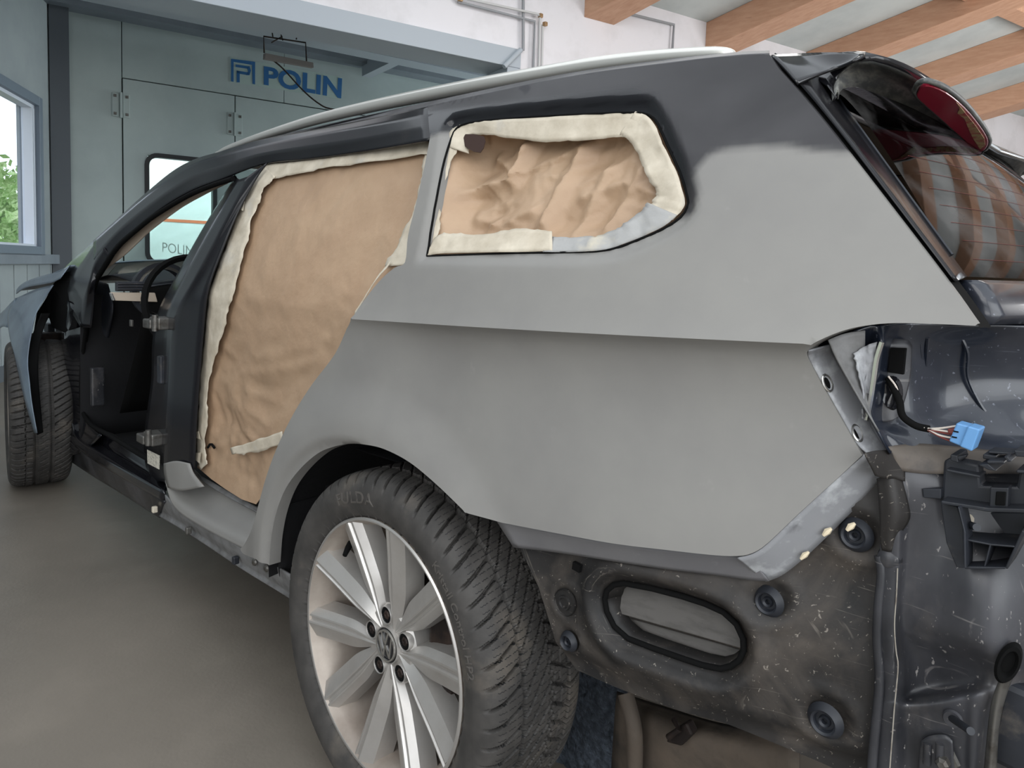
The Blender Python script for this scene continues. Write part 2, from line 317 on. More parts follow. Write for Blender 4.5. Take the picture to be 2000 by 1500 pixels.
def cdtpanel(name, outline, holes, yfn, mat, parent=None, step=.009, thick=.03, attrs=None, lines=()):
    # outline/holes are (x,z) polygons; surface y=yfn(x,z); edges folded inwards by `thick`
    loops = [resample(outline, step)]+[resample(h, step) for h in holes]
    base = loops[0]; mn = base.min(0); mx = base.max(0)
    gx, gz = np.meshgrid(np.arange(mn[0], mx[0], step), np.arange(mn[1], mx[1], step*.9)); gx = gx+np.where((np.arange(gx.shape[0]) % 2)[:, None], step/2, 0)
    gx = gx.ravel(); gz = gz.ravel(); d = sdist(gx, gz, loops[0]) > step*.55
    for h in loops[1:]: d &= sdist(gx, gz, h) < -step*.55
    lp = [resample(l, step, False) for l in lines]; lp = [np.array([q for q in l if sdist(q[0], q[1], base) > step*.6 and all(sdist(q[0], q[1], h) < -step*.6 for h in loops[1:])]) for l in lp]
    for l in lp:
        for q in l: d &= np.hypot(gx-q[0], gz-q[1]) > step*.6
    pts = [Vector(p) for l in loops+lp for p in l]+[Vector((a, b)) for a, b in zip(gx[d], gz[d])]
    edges = []; s = 0
    for l in loops:
        k = len(l); edges += [(s+i, s+(i+1) % k) for i in range(k)]; s += k
    for l in lp:
        k = len(l); edges += [(s+i, s+i+1) for i in range(k-1) if np.linalg.norm(l[i]-l[i+1]) < step*1.6]; s += k
    res = delaunay_2d_cdt(pts, edges, [], 0, 1e-6)
    V2 = np.array([tuple(v) for v in res[0]]); F2 = [tuple(f) for f in res[2]]
    cen = np.array([V2[list(f)].mean(0) for f in F2]); keep = sdist(cen[:, 0], cen[:, 1], loops[0]) > 0
    for h in loops[1:]: keep &= sdist(cen[:, 0], cen[:, 1], h) < 0
    F2 = [f for f, k in zip(F2, keep) if k]
    yy = yfn(V2[:, 0], V2[:, 1]); V = np.stack([V2[:, 0], yy, V2[:, 1]], -1)
    # orientation: normal towards -y
    F = []
    for f in F2:
        a, b, c = V2[f[0]], V2[f[1]], V2[f[2]]
        if (b[0]-a[0])*(c[1]-a[1])-(b[1]-a[1])*(c[0]-a[0]) < 0: f = f[::-1]
        F.append(f)
    from collections import Counter
    ec = Counter()
    for f in F:
        for i in range(len(f)): ec[(f[i], f[(i+1) % len(f)])] += 1
    bd = [e for e in ec if (e[1], e[0]) not in ec]
    m = {}; V = list(V); src = list(range(len(V)))
    for a, b in bd:
        for q in (a, b):
            if q not in m: 
                m[q] = len(V); V.append(V[q]+np.array([0, thick, 0])); src.append(q)
    # rounded start of the fold
    F += [(b, a, m[a], m[b]) for a, b in bd]
    at = None
    if attrs: 
        at = {}
        for k, fn in attrs.items():
            val = fn(V2[:, 0], V2[:, 1]); at[k] = np.asarray(val)[src]
    o = mesh(name, V, F, mat, parent, True, attrs=at, autos=55)
    return o
def textmesh(txt, bold=0):
    c = bpy.data.curves.new('t', 'FONT'); c.body = txt; c.offset = bold; c.resolution_u = 4; c.extrude = 0
    o = bpy.data.objects.new('t', c); COL.objects.link(o); dg = bpy.context.evaluated_depsgraph_get(); dg.update()
    me = bpy.data.meshes.new_from_object(o.evaluated_get(dg)); V = np.array([tuple(v.co) for v in me.vertices]); F = [tuple(p.vertices) for p in me.polygons]
    bpy.data.objects.remove(o); bpy.data.curves.remove(c); bpy.data.meshes.remove(me)
    V[:, 0] -= V[:, 0].min(); V[:, 1] -= V[:, 1].min(); return V, F
# ================================================================== ROOM
MT['floor'] = M('worn_concrete', srgb(124, 116, 106), .55, 0, srgb(98, 92, 84), 1.6, .35, .7, bump=.35, bscale=90, bdist=.0015, rough2=.42, dust=srgb(146, 138, 126), dscale=3.2, dlo=.5, dhi=.8, damt=.5)
MT['white_wall'] = M('white_plaster', srgb(228, 226, 230), .9, 0, srgb(208, 206, 208), 2.5, .45, .8, bump=.25, bscale=18, bdist=.006)
MT['booth'] = M('painted_booth_panel', srgb(172, 184, 182), .55, 0, srgb(160, 172, 171), 1.4, .4, .7)
MT['booth_left'] = M('grey_wall_cladding', srgb(146, 154, 156), .6, 0, srgb(134, 142, 146), 2, .4, .7)
MT['steel_grey'] = M('grey_painted_steel', srgb(122, 130, 138), .5, 0, srgb(108, 116, 124), 3, .4, .7)
MT['steel_light'] = M('light_grey_lintel', srgb(170, 178, 186), .5)
MT['column'] = M('dark_grey_column', srgb(84, 90, 96), .55)
MT['dark_ceiling'] = M('dark_bay_ceiling', srgb(112, 120, 118), .7)
MT['frame_blue'] = M('grey_blue_window_frame', srgb(104, 116, 128), .45)
MT['pvc'] = M('white_window_edge', srgb(205, 212, 222), .4)
MT['board'] = M('grey_ceiling_board', srgb(200, 207, 206), .75, 0, srgb(182, 190, 190), 2, .4, .7)
MT['timber'] = M('planed_timber', srgb(206, 164, 136), .65, 0, srgb(190, 146, 118), 5, .35, .7, streak=(1, 6, 6), dust=srgb(160, 118, 94), dscale=9, dlo=.62, dhi=.75, damt=.5, bump=.1, bscale=40)
MT['sign_blue'] = M('blue_sign_vinyl', srgb(44, 100, 152), .5)
MT['pipe'] = M('white_conduit', srgb(200, 200, 200), .45); MT['brass'] = M('brass_fitting', srgb(170, 140, 105), .4, .6); MT['grey_pipe'] = M('grey_conduit', srgb(150, 152, 156), .5)
MT['tree'] = M('tree_foliage', srgb(150, 190, 110), .8, 0, srgb(205, 225, 170), 5, .4, .65, bump=1, bscale=12, bdist=.1)
MT['black_rubber'] = M('black_rubber_frame', (.01, .012, .014), .5)
MT['ghost'] = M('faint_sign_reflection', srgb(190, 210, 204), .6)
MT['orange'] = M('orange_band', srgb(220, 130, 90), .6)
MT['white_booth'] = M('white_booth_wall', srgb(225, 240, 236), .7)
BW = (LD(-4.5, 7.26), (LD(-4.5+1.434, 8.26)-LD(-4.5, 7.26))/np.linalg.norm([1.434, 1]))
WW = (LD(2.10, 7.5), (LD(2.10+1.575, 8.5)-LD(2.10, 7.5))/np.linalg.norm([1.575, 1]))
LW = (LD(-4.5, 7.26), (LD(-4.17, 6.0)-LD(-4.5, 7.26))/np.linalg.norm([.33, 1.26]))  # runs towards the camera side
def onp(plane, s, z, t=0):
    P0, d = plane; n = np.cross(d, [0, 0, 1.]); n /= np.linalg.norm(n)
    if np.dot(CAMP-P0, n) < 0: n = -n
    p = P0+d*s+n*t; return np.array([p[0], p[1], z])
def sz(plane, u, v):
    p = PL(u, v, plane); return float(np.dot(p-plane[0], plane[1])), float(p[2])
def wbox(name, plane, s0, s1, z0, z1, t0, t1, mat, parent=None, bevel=0):
    A = [onp(plane, s, z, t0) for s, z in ((s0, z0), (s1, z0), (s1, z1), (s0, z1))]
    B = [onp(plane, s, z, t1) for s, z in ((s0, z0), (s1, z0), (s1, z1), (s0, z1))]
    return hexa(name, A, B, mat, parent, bevel)
# floor
fl = mesh('floor', [(-14, -7, 0), (9, -7, 0), (9, 16, 0), (-14, 16, 0)], [(0, 1, 2, 3)], 'floor', smooth=False); struct(fl)
# --- back wall: front of the paint booth, in panels
bw = empty('wall_back'); struct(bw)
sA, zt = sz(BW, 239, 152); sB = sz(BW, 459, 215)[0]; zt = (zt+sz(BW, 640, 217)[1])/2
sEnd = 9.0
wbox('panel', BW, .0, sA-.008, 0, 4.4, -.06, 0, 'booth', bw, .004)
wbox('panel', BW, sA+.0, sB+.55, zt+.012, 4.4, -.06, .0, 'booth', bw, .004)
wbox('panel', BW, sB+.556, sEnd, zt+.012, 4.4, -.06, 0, 'booth', bw, .004)
wbox('backing', BW, -.2, sEnd, zt-.05, zt+.05, -.12, -.062, 'matte_black', bw)
wbox('backing', BW, sA-.06, sA+.06, 0, 4.4, -.12, -.062, 'matte_black', bw); wbox('backing', BW, sB-.06, sB+.06, 0, 4.4, -.12, -.062, 'matte_black', bw); wbox('backing', BW, sB+1.85, sB+1.97, 0, 4.4, -.12, -.062, 'matte_black', bw)
# booth door leaf with its round-cornered window
w0, wz1 = sz(BW, 288, 303); w1, _ = sz(BW, 418, 320); wz0 = 1.02
dl = empty('door_1'); struct(dl)
wbox('door_leaf', BW, sA+.004, w0, 0, zt, -.06, .004, 'booth', dl)
wbox('door_leaf', BW, w1, sB-.006, 0, zt, -.06, .004, 'booth', dl)
wbox('door_leaf', BW, w0, w1, wz1, zt, -.06, .004, 'booth', dl)
wbox('door_leaf', BW, w0, w1, 0, wz0, -.06, .004, 'booth', dl)
d2 = empty('door_2'); struct(d2)
wbox('door_leaf', BW, sB+.006, sB+1.9, 0, zt, -.06, .004, 'booth', d2, .003)
wbox('panel', BW, sB+1.91, sEnd, 0, zt, -.06, 0, 'booth', bw, .004)
# rubber window frame
def rring(s0, s1, z0, z1, r, k=6):
    P = []
    for cx, cz, a in ((s1-r, z1-r, 0), (s0+r, z1-r, 90), (s0+r, z0+r, 180), (s1-r, z0+r, 270)):
        for i in range(k+1): q = math.radians(a+90*i/k); P.append((cx+r*math.cos(q), cz+r*math.sin(q)))
    return P
def ringmesh(name, plane, o_, i_, t0, t1, mat, parent):
    n = len(o_); V = [onp(plane, *p, t1) for p in o_]+[onp(plane, *p, t1) for p in i_]+[onp(plane, *p, t0) for p in i_]+[onp(plane, *p, t0) for p in o_]; F = []
    for i in range(n):
        j = (i+1) % n
        for k in range(4): F.append((k*n+i, k*n+j, ((k+1) % 4)*n+j, ((k+1) % 4)*n+i))
    return mesh(name, V, F, mat, parent, False)
ringmesh('window_frame', BW, rring(w0-.03, w1+.03, wz0-.03, wz1+.03, .13), rring(w0+.015, w1-.015, wz0+.015, wz1-.015, .09), -.07, .02, 'black_rubber', dl)
wbox('pane', BW, w0, w1, wz0, wz1, -.035, -.03, 'winglass', dl)
# lit white spray booth seen through that window
bb = empty('wall_booth_interior'); struct(bb)
wbox('panel', BW, -.2, 4.6, 0, 3.1, -2.3, -2.25, 'white_booth', bb)
wbox('panel', BW, -.2, 4.6, 3.05, 3.1, -2.25, -.12, 'board', bb)
wbox('panel', BW, -.2, -.15, 0, 3.1, -2.25, -.12, 'white_booth', bb); wbox('panel', BW, 4.55, 4.6, 0, 3.1, -2.25, -.12, 'white_booth', bb)
bl = area('booth_lamp', tuple(onp(BW, 2.0, 3.0, -1.2)), tuple(onp(BW, 2.0, 0, -1.6)), 3.5, 1.0, 130, (.93, 1, .97))
lampo = wbox('ceiling_lamp', BW, .4, 3.6, 3.02, 3.06, -1.5, -.9, 'pvc'); tag(lampo, 'white light panel on the ceiling inside the paint booth', 'lamp')
wbox('orange_band', BW, .2, 4.2, sz(BW, 350, 437)[1]+.12, sz(BW, 350, 437)[1]+.16, -2.25, -2.245, 'orange', bb)
# the sign's faint reflection, modelled as pale lettering on the booth window
def textquad(name, txt, quad, plane, mat, parent, t=.006, bold=0, thick=.002, mir=False):
    V, F = textmesh(txt, bold); V = V/np.array([V[:, 0].max(), V[:, 1].max(), 1]); out = []
    bl_, br_, tr_, tl_ = [np.array(sz(plane, *q)) for q in quad]
    for x, y, _ in V:
        if mir: x = 1-x
        p = (bl_*(1-x)+br_*x)*(1-y)+(tl_*(1-x)+tr_*x)*y; out.append(onp(plane, p[0], p[1], t))
    return mesh(name, out, F, mat, parent, False, solid=thick, off=0)
textquad('lettering', 'POLIN', ((318, 492), (378, 500), (378, 481), (318, 473)), BW, 'ghost', dl, t=-.026, thick=.001)
# hinges
for (u, v, par, k) in ((236, 206, dl, 1), (458, 243, d2, .95)):
    s, z = sz(BW, u, v)
    for e, off in ((-1, -.05), (1, .05)):
        h = wbox('hinge', BW, s+off-.032, s+off+.032, z-.12, z+.12, 0, .014, 'booth', par, .003)
        for q in (-.09, .09): wbox('bolt', BW, s+off*1.1-.013, s+off*1.1+.013, z+q-.013, z+q+.013, .014, .026, 'steel', h)
    wbox('hinge_pin', BW, s-.012, s+.012, z-.13, z+.13, .0, .035, 'booth', par, .004)
# blue sign on the booth
sg = empty('booth_sign', 'blue POLIN lettering and square P emblem on the pale booth wall', 'sign', tuple(onp(BW, *sz(BW, 447, 160), 0)))
def chq(o): 
    o.parent = sg; o.matrix_parent_inverse = Matrix.Translation(-sg.location); return o
MT['sticker'] = M('pale_sticker_backing', srgb(168, 186, 180), .5)
def wpoly(name, px, plane, t0, t1, mat, parent=None):
    A = [onp(plane, *sz(plane, *q), t0) for q in px]; B = [onp(plane, *sz(plane, *q), t1) for q in px]; return hexa(name, A, B, mat, parent)
chq(wpoly('backing', [(448, 160), (667, 194), (669, 151), (449, 111)], BW, .001, .003, 'sticker'))
chq(textquad('lettering', 'POLIN', ((515, 166), (666, 193), (668, 153), (515, 129)), BW, 'sign_blue', None, t=.006, bold=.032))
for px in ([(451, 159), (456, 160), (456, 121), (451, 115)], [(451, 115), (456, 121), (492, 127), (498, 121)], [(492, 127), (498, 121), (498, 165), (493, 164)],
           [(462, 161), (468, 161), (468, 139), (462, 138)], [(462, 143), (466, 144), (485, 147), (487, 142), (462, 138)], [(480, 147), (487, 147), (490, 138), (485, 138)], [(484, 139), (490, 138), (487, 129), (482, 133)], [(460, 131), (484, 134.5), (486, 130), (460, 126)]):
    chq(wpoly('emblem_bar', px, BW, .003, .007, 'sign_blue'))
# --- bay ceiling, beams behind the opening
bc = wbox('ceiling_bay', BW, -.5, 12, 4.3, 4.4, 0, 4.6, 'dark_ceiling'); struct(bc)
z1 = sz(BW, 133, 22)[1]
tb = wbox('trim_1', BW, -.1, 11, z1, z1+.35, .0, .25, 'steel_grey'); struct(tb)
BW2 = (onp(BW, 0, 0, 1.3), BW[1]); zb = sz(BW2, 640, 92)[1]
tb = wbox('trim_2', BW2, -1, 10, zb, zb+.06, -.12, .12, 'steel_light'); struct(tb)
tb = wbox('trim_3', BW2, -1, 10, zb+.06, zb+.22, -.02, .02, 'steel_grey'); struct(tb)
tb = wbox('trim_4', BW2, -1, 10, zb+.22, zb+.27, -.12, .12, 'steel_light'); struct(tb)
s8 = sz(BW2, 805, 105)[0]
tb = hexa('trim_5', [onp(BW2, s8+a, zb+.1+b, -1.2) for a, b in ((-.06, 0), (.06, 0), (.06, .16), (-.06, .16))], [onp(BW2, s8+a, zb+.1+b, 1.3) for a, b in ((-.06, 0), (.06, 0), (.06, .16), (-.06, .16))], 'steel_light'); struct(tb)
# --- left wall with window
lw = empty('wall_left'); struct(lw)
g0, gz1 = sz(LW, 52, 214); _, gz0 = sz(LW, 60, 486); gz1 = 2.42; gz0 = 1.14
sg0 = sz(LW, 62, 300)[0]; sg1 = sg0+1.25
for a, b, c, d in ((0, sg0, 0, 4.4), (sg1, 8, 0, 4.4), (sg0, sg1, 0, gz0), (sg0, sg1, gz1, 4.4)):
    wbox('panel', LW, a, b, c, d, -.12, 0, 'booth_left', lw)
for k in range(26): 
    s = .12+k*.3
    for a, b in ((0.12, .97),)+((1.0, 1.0),)*0: wbox('rib', LW, s, s+.03, a, b, 0, .006, 'booth_left', lw)
wbox('rail', LW, 0, 8, .98, 1.07, 0, .07, 'steel_grey', lw); 
zz = sz(LW, 0, 722)[1]
wbox('baseboard', LW, 0, 8, 0, .13, 0, .02, 'column', lw)
wn = empty('window_1'); struct(wn)
fo = .085
for a, b, c, d in ((sg0-fo, sg0, gz0-fo, gz1+fo), (sg1, sg1+fo, gz0-fo, gz1+fo), (sg0, sg1, gz0-fo, gz0), (sg0, sg1, gz1, gz1+fo)): wbox('window_frame', LW, a, b, c, d, -.1, .07, 'frame_blue', wn, .004)
for a, b in ((0.0, .035), (.05, .065)): wbox('window_edge', LW, sg0+a, sg0+b, gz0, gz1, -.06, .03, 'pvc', wn, .002)
wbox('window_edge', LW, sg0, sg1, gz1-.03, gz1, -.06, .03, 'pvc', wn); wbox('window_edge', LW, sg0, sg1, gz0, gz0+.02, -.06, .03, 'pvc', wn)
wbox('pane', LW, sg0, sg1, gz0, gz1, -.045, -.04, 'winglass', wn)
# column in the corner
s0c = sz(BW, 136, 300)[0]
tc_ = wbox('trim_6', BW, -.03, s0c, 0, 4.4, 0, .12, 'column'); struct(tc_)
# hill of trees outside the window
tw = PL(30, 330, LW); dd = ray(30, 330); dd = dd/np.linalg.norm(dd)
rng = random.Random(3)
def foliage(name, c, r, seed, parent=None, leaves=2200, ls=.18, mat='tree'):
    rr = random.Random(seed); V = []; F = []
    for _ in range(leaves):
        d = Vector((rr.gauss(0, 1), rr.gauss(0, 1), rr.gauss(0, 1))).normalized(); q = Vector(tuple(map(float, c)))+d*r*(.75+.3*rr.random())*(1+.25*noise.noise(d*2.3+Vector((seed, 0, 0))))
        a = Vector((rr.gauss(0, 1), rr.gauss(0, 1), rr.gauss(0, 1))).normalized(); b = a.orthogonal().normalized(); l = ls*(.6+rr.random()); i = len(V)
        V += [q-a*l, q+b*l*.5, q+a*l, q-b*l*.5]; F.append((i, i+1, i+2, i+3))
    return mesh(name, V, F, mat, parent, False)
for i, (lat, dist, h, r) in enumerate(((-.4, 12, .5, 1.7), (3.6, 15, .5, 1.9), (-4.6, 15, .5, 1.9), (.4, 19, 1.6, 2.3), (-7.6, 22, 1.6, 2.4), (6.6, 22, 1.2, 2.4), (-1.6, 27, 2.6, 3.0))):
    side = np.cross(dd, [0, 0, 1.]); b = CAMP+dd*(dist+6)+side*lat; b[2] = -3.5
    t = empty('tree', ['round green tree nearest beyond the left window', 'green tree at the right beyond the left window', 'green tree at the left beyond the window', 'taller pale tree behind the nearest one outside', 'far left tree on the slope outside', 'far right tree on the slope outside', 'farthest tree on top of the slope outside'][i], 'tree', tuple(b))
    f = foliage('foliage', (0, 0, 2.6+h), r, i+1, t); tube('trunk', [(0, 0, 0), (.1, 0, 1.4), (0, .1, 3+h)], .16, 'timber', t)
gr = mesh('ground_outside', [tuple(onp(LW, -20, -2.6, -.5)), tuple(onp(LW, 20, -2.6, -.5)), tuple(onp(LW, 20, -1.0, -45)), tuple(onp(LW, -20, -1.0, -45))], [(0, 1, 2, 3)], 'tree', smooth=False); struct(gr)
# --- white wall with the opening (lintel) and the pier to its right
zl = (sz(WW, 700, 70)[1]+sz(WW, 988, 122)[1])/2; sJ = sz(WW, 1014, 150)[0]
zc_ = (sz(WW, 1253, 12)[1]+sz(WW, 1375, 44)[1]+sz(WW, 1568, 93)[1])/3
ww = empty('wall_white'); struct(ww)
wbox('lintel', WW, sJ-7, sJ, zl+.0, zc_+.25, -.3, 0, 'white_wall', ww); wbox('pier', WW, sJ, sJ+14, 0, zc_+.25, -.3, 0, 'white_wall', ww)
wbox('lintel_beam', WW, sJ-7, sJ-.01, zl-.02, zl+.135, -.32, .035, 'steel_light', ww, .004)
wbox('jamb', WW, sJ-.14, sJ-.0, 0, zl-.02, -.3, .03, 'steel_light', ww, .004)
# strut by the jamb
tube('trim_7', [onp(WW, *sz(WW, 978, 133), .05), onp(WW, *sz(WW, 1011, 100), .05)], .022, 'steel_light', None, 8); bpy.data.objects['trim_7']['kind'] = 'structure'
# --- sloping ceiling and rafters
RD = ray(-500, 950); RD = -RD/np.linalg.norm(RD)         # towards the camera and up
print('zl zc', zl, zc_, 'slope', RD)
c0 = onp(WW, -4.5, zc_, -.4); c1 = onp(WW, 12, zc_, -.4)
c0 = onp(WW, -4.5, zc_, 0)-RD*.4; c1 = onp(WW, 12, zc_, 0)-RD*.4
ce = hexa('ceiling', [c0, c1, c1+RD*8.3, c0+RD*8.3], [p+np.array([0, 0, .12]) for p in (c0, c1, c1+RD*8.3, c0+RD*8.3)], 'board'); struct(ce)
def rafter(base_px, w, h, start=0, L=7.6, lab=''):
    s, z = sz(WW, *base_px); P = onp(WW, s, zc_-h-.0, 0.0)+RD*start; d = WW[1]
    A = [P, P+d*w, P+d*w+np.array([0, 0, h-.002]), P+np.array([0, 0, h-.002])]
    o = hexa('rafter', A, [a+RD*L for a in A], 'timber', None, .004); tag(o, lab, 'beam', 'timber rafters under the grey ceiling'); return s
hz = zc_-sz(WW, 1377, 97)[1]; wz = abs(sz(WW, 1423, 103)[0]-sz(WW, 1377, 97)[0])
print('rafter', hz, wz)
sr = []
labs = ['short timber rafter nearest the conduit, end block showing above the car roof', 'timber rafter meeting the white wall just above the roof rail end', 'timber rafter crossing above the black spoiler top', 'timber rafter running over the middle of the spoiler, third from the wall top', 'lowest visible timber rafter at the right edge above the white wall']
for i, b in enumerate(((1140, 55), (1377, 97), (1572, 140), (1735, 170), (1885, 215))): sr.append(rafter(b, wz, hz, lab=labs[i], start=0 if i else .0))
print('rafter s', sr)
for i in range(3): 
    s = sr[-1]+(i+1)*(sr[-1]-sr[-2]); P = onp(WW, s, zc_-hz, 0); d = WW[1]; A = [P, P+d*wz, P+d*wz+np.array([0, 0, hz-.002]), P+np.array([0, 0, hz-.002])]
    tag(hexa('rafter', A, [a+RD*7.6 for a in A], 'timber', None, .004), ['timber rafter just right of the frame edge, mirrored in the tailgate glass', 'timber rafter farther right outside the frame, seen in reflections', 'outermost timber rafter on the right, seen only in reflections'][i], 'beam', 'timber rafters under the grey ceiling')
# noggins between rafters
allS = sr+[sr[-1]+(i+1)*(sr[-1]-sr[-2]) for i in range(3)]
ORD = ['first', 'second', 'third', 'fourth', 'fifth', 'sixth', 'seventh', 'eighth', 'ninth']
for k, (dist, hh) in enumerate(((1.55, .14), (4.0, .14))):
    for i in range(1, len(allS)-1):
        P = onp(WW, allS[i]+wz, zc_-hh, 0)+RD*dist; d = WW[1]; w = allS[i+1]-allS[i]-wz
        A = [P, P+d*w, P+d*w+np.array([0, 0, hh-.002]), P+np.array([0, 0, hh-.002])]
        tag(hexa('noggin', A, [a+RD*.16 for a in A], 'timber', None, .003), 'timber cross piece %s between %s and %s rafters from the conduit' % (('near the wall', 'up the slope')[k], ORD[i], ORD[i+1]), 'beam', 'timber cross pieces between the rafters')
# --- conduits
def wt(name, px, r, mat, lab, t=.03, group=None):
    o = tube(name, [onp(WW, *sz(WW, *q), t) for q in px], r, mat, None, 8); tag(o, lab, 'pipe', group); return o
wt('conduit', [(1018, -10), (1018, 100)], .013, 'grey_pipe', 'grey vertical conduit on the white wall beside the lintel end')
wt('conduit', [(885, -4), (900, 0), (1044, 31), (1048, 36), (1046, 140)], .011, 'pipe', 'white conduit bending down at brass elbow on the white wall', .05)
wt('conduit', [(890, 6), (1040, 44), (1037, 140)], .011, 'grey_pipe', 'grey conduit just below and left of the brass-elbow pipe', .035)
wt('conduit', [(1056, 50), (1054, 140)], .010, 'pipe', 'short vertical conduit just right of the brass elbow', .03)
wt('conduit', [(1205, 24), (1312, 50), (1308, 110)], .013, 'grey_pipe', 'grey conduit turning down between the first two rafters', .03)
for px in ((1049, 34), (1058, 50), (893, 2)):
    o = ybox('pipe_elbow', onp(WW, *sz(WW, *px), .05), (.035, .035, .035), 'brass', bevel=.006); tag(o, {1049: 'brass elbow at the corner of the white conduit', 1058: 'brass cap on top of the short conduit', 893: 'brass clip where the white conduit leaves the frame'}[px[0]], 'fitting')
# hanging wire frame with bar in front of the sign
hb = empty('hanging_bracket', 'rusty wire bracket with a flat bar hanging in front of the blue sign', 'bracket', tuple(onp(BW2, *sz(BW2, 555, 100), .1)))
def hch(o): o.parent = hb; o.matrix_parent_inverse = Matrix.Translation(-hb.location); return o
bpt = lambda u, v, t=.1: onp(BW2, *sz(BW2, u, v), t)
hch(tube('wire', [bpt(510, 108), bpt(509, 76), bpt(590, 88), bpt(592, 125)], .008, 'rust', None, 6))
for a in ((524, 56, 527, 80), (538, 58, 546, 84), (575, 64, 572, 82), (524, 88, 545, 76)): hch(tube('wire', [bpt(a[0], a[1]), bpt(a[2], a[3])], .006, 'rust', None, 6))
MT['bar'] = M('dusty_bar', srgb(132, 126, 122), .8)
A = [bpt(508, 110), bpt(600, 128), bpt(601, 138), bpt(507, 121)]; hch(hexa('bar', A, [p+np.array([.05, 0, .0]) for p in A], 'bar', None, .003))
tag(tube('cable', [bpt(520, 117), bpt(545, 137), bpt(585, 180), bpt(615, 205), bpt(640, 216), bpt(700, 222)], .008, 'rust', None, 6, n=20), 'thin cable drooping from the hanging bar across the sign', 'cable')
# side and rear shell of the workshop (behind the camera), with open gates
wr = empty('wall_rear'); struct(wr)
for a in (((5.5, -6, 0), (5.7, -4.6, 5.6)), ((5.5, 1.2, 0), (5.7, 12, 5.6)), ((5.5, -4.6, 4.2), (5.7, 1.2, 5.6))):
    c = [(a[0][i]+a[1][i])/2 for i in range(3)]; s = [a[1][i]-a[0][i] for i in range(3)]; ybox('panel', c, s, 'white_wall', wr)
wq = empty('wall_right'); struct(wq)
for a in (((3.6, -6.2, 0), (5.7, -6, 6)), ((-4, -6.2, 3.9), (3.6, -6, 5.6))):
    c = [(a[0][i]+a[1][i])/2 for i in range(3)]; s = [a[1][i]-a[0][i] for i in range(3)]; ybox('panel', c, s, 'white_wall', wq)
# ================================================================== CAR
car = empty('car', 'black estate car stripped for repair, rear quarter in grey primer, doors off, windows papered', 'car')
WR = .334
def zc(x): return .958+.033*(x+.05)
def plan(x): return .19*np.maximum(0, x-.15)**2
ARC = (-.055, .345)     # wheel-arch centre (x,z)
def S(x, z):
    x = np.asarray(x, float); z = np.asarray(z, float); h = z-zc(x)
    fade = sstep(x, -.12, .20)*.6+.4
    up = .028*(1-np.exp(-np.maximum(h, 0)/.03))*.35+.26*np.maximum(h, 0)+.38*np.maximum(h, 0)**2
    up = np.where(h > .115, up-.10*(h-.115)*np.exp(-(h-.115)/.05)*0, up)
    dn = np.maximum(-h, 0)
    lo = fade*(.014*(1-np.exp(-dn/.010))+.034*(1-np.exp(-dn/.05)))*np.exp(-(dn/.24)**2)+.10*np.maximum(.50-z, 0)**1.5
    y = np.where(h > 0, up, lo)+plan(x)
    r = np.hypot(x-ARC[0], z-ARC[1])
    y = y-.016*(1-sstep(r, .40, .50))*(h < 0)
    y = y+.012*(1-sstep(r, .365, .385))*(h < 0)
    return y+.014
def Sx(u, v, off=0): return SURF(u, v, lambda x, z: float(S(x, z))+off)
def PX(px, off=0): return [tuple(Sx(u, v, off)[[0, 2]]) for u, v in px]
# ---- quarter panel
arch_px = [(526, 1104), (530, 1050), (540, 1000), (558, 954), (586, 916), (620, 886), (650, 873), (680, 867), (710, 868), (750, 877), (800, 903), (850, 944), (898, 990), (908, 1001)]
top_px = [(1503, 107), (1440, 110), (1380, 114), (1300, 124), (1200, 136), (1100, 152), (1000, 172), (900, 193), (835, 207)]
door_edge = [(840, 268), (830, 320), (812, 400), (797, 460), (791, 512), (772, 522), (745, 545), (716, 580), (684, 628), (655, 690), (610, 750), (575, 805), (545, 865), (522, 925), (505, 985), (493, 1030), (478, 1062), (470, 1072), (476, 1082), (500, 1092)]
low_px = [(980, 1021), (1090, 1042), (1200, 1062), (1300, 1074), (1390, 1084), (1440, 1086), (1470, 1080), (1500, 1060), (1560, 1003), (1640, 930), (1684, 889)]
notch_px = [(1672, 868), (1640, 812), (1606, 752), (1578, 700), (1577, 684), (1590, 670), (1640, 648), (1690, 636), (1750, 631), (1830, 633), (1905, 636)]
gap_px = [(1909, 632), (1881, 590), (1852, 549), (1821, 510), (1782, 462), (1743, 409), (1716, 371), (1690, 338), (1663, 305), (1632, 263), (1595, 222), (1557, 173), (1522, 135)]
_pf = np.polyfit([p[1] for p in gap_px], [p[0] for p in gap_px], 4)
def gapu(v, dx=0): return float(np.polyval(_pf, v))+dx
gap_px = [(gapu(v), v) for v in (632, 580, 520, 460, 400, 340, 280, 225, 175, 135)]
Q = sm(top_px, 3)+sm(door_edge, 4)+sm(arch_px, 5)+sm(low_px, 3)+sm(notch_px, 4)+sm(gap_px, 3)
quarter_out = PX(Q)
hole_px = [(824, 500), (832, 455), (845, 390), (860, 310), (871, 268), (882, 248), (905, 238), (960, 231), (1060, 224), (1160, 219), (1230, 217), (1258, 222), (1275, 240), (1295, 285), (1318, 335), (1333, 385), (1332, 402), (1318, 424), (1285, 446), (1230, 470), (1180, 487), (1120, 492), (1000, 494), (900, 497)]
hole = PX(sm(hole_px+[hole_px[0]], 2)[:-1])
rec_px = [(812, 512), (838, 400), (855, 300), (862, 256), (876, 234), (905, 222), (1060, 205), (1240, 192), (1275, 198), (1298, 230), (1330, 300), (1356, 378), (1356, 415), (1330, 448), (1270, 482), (1200, 508), (1120, 514), (1000, 514), (900, 514)]
rec = PX(sm(rec_px+[rec_px[0]], 2)[:-1])
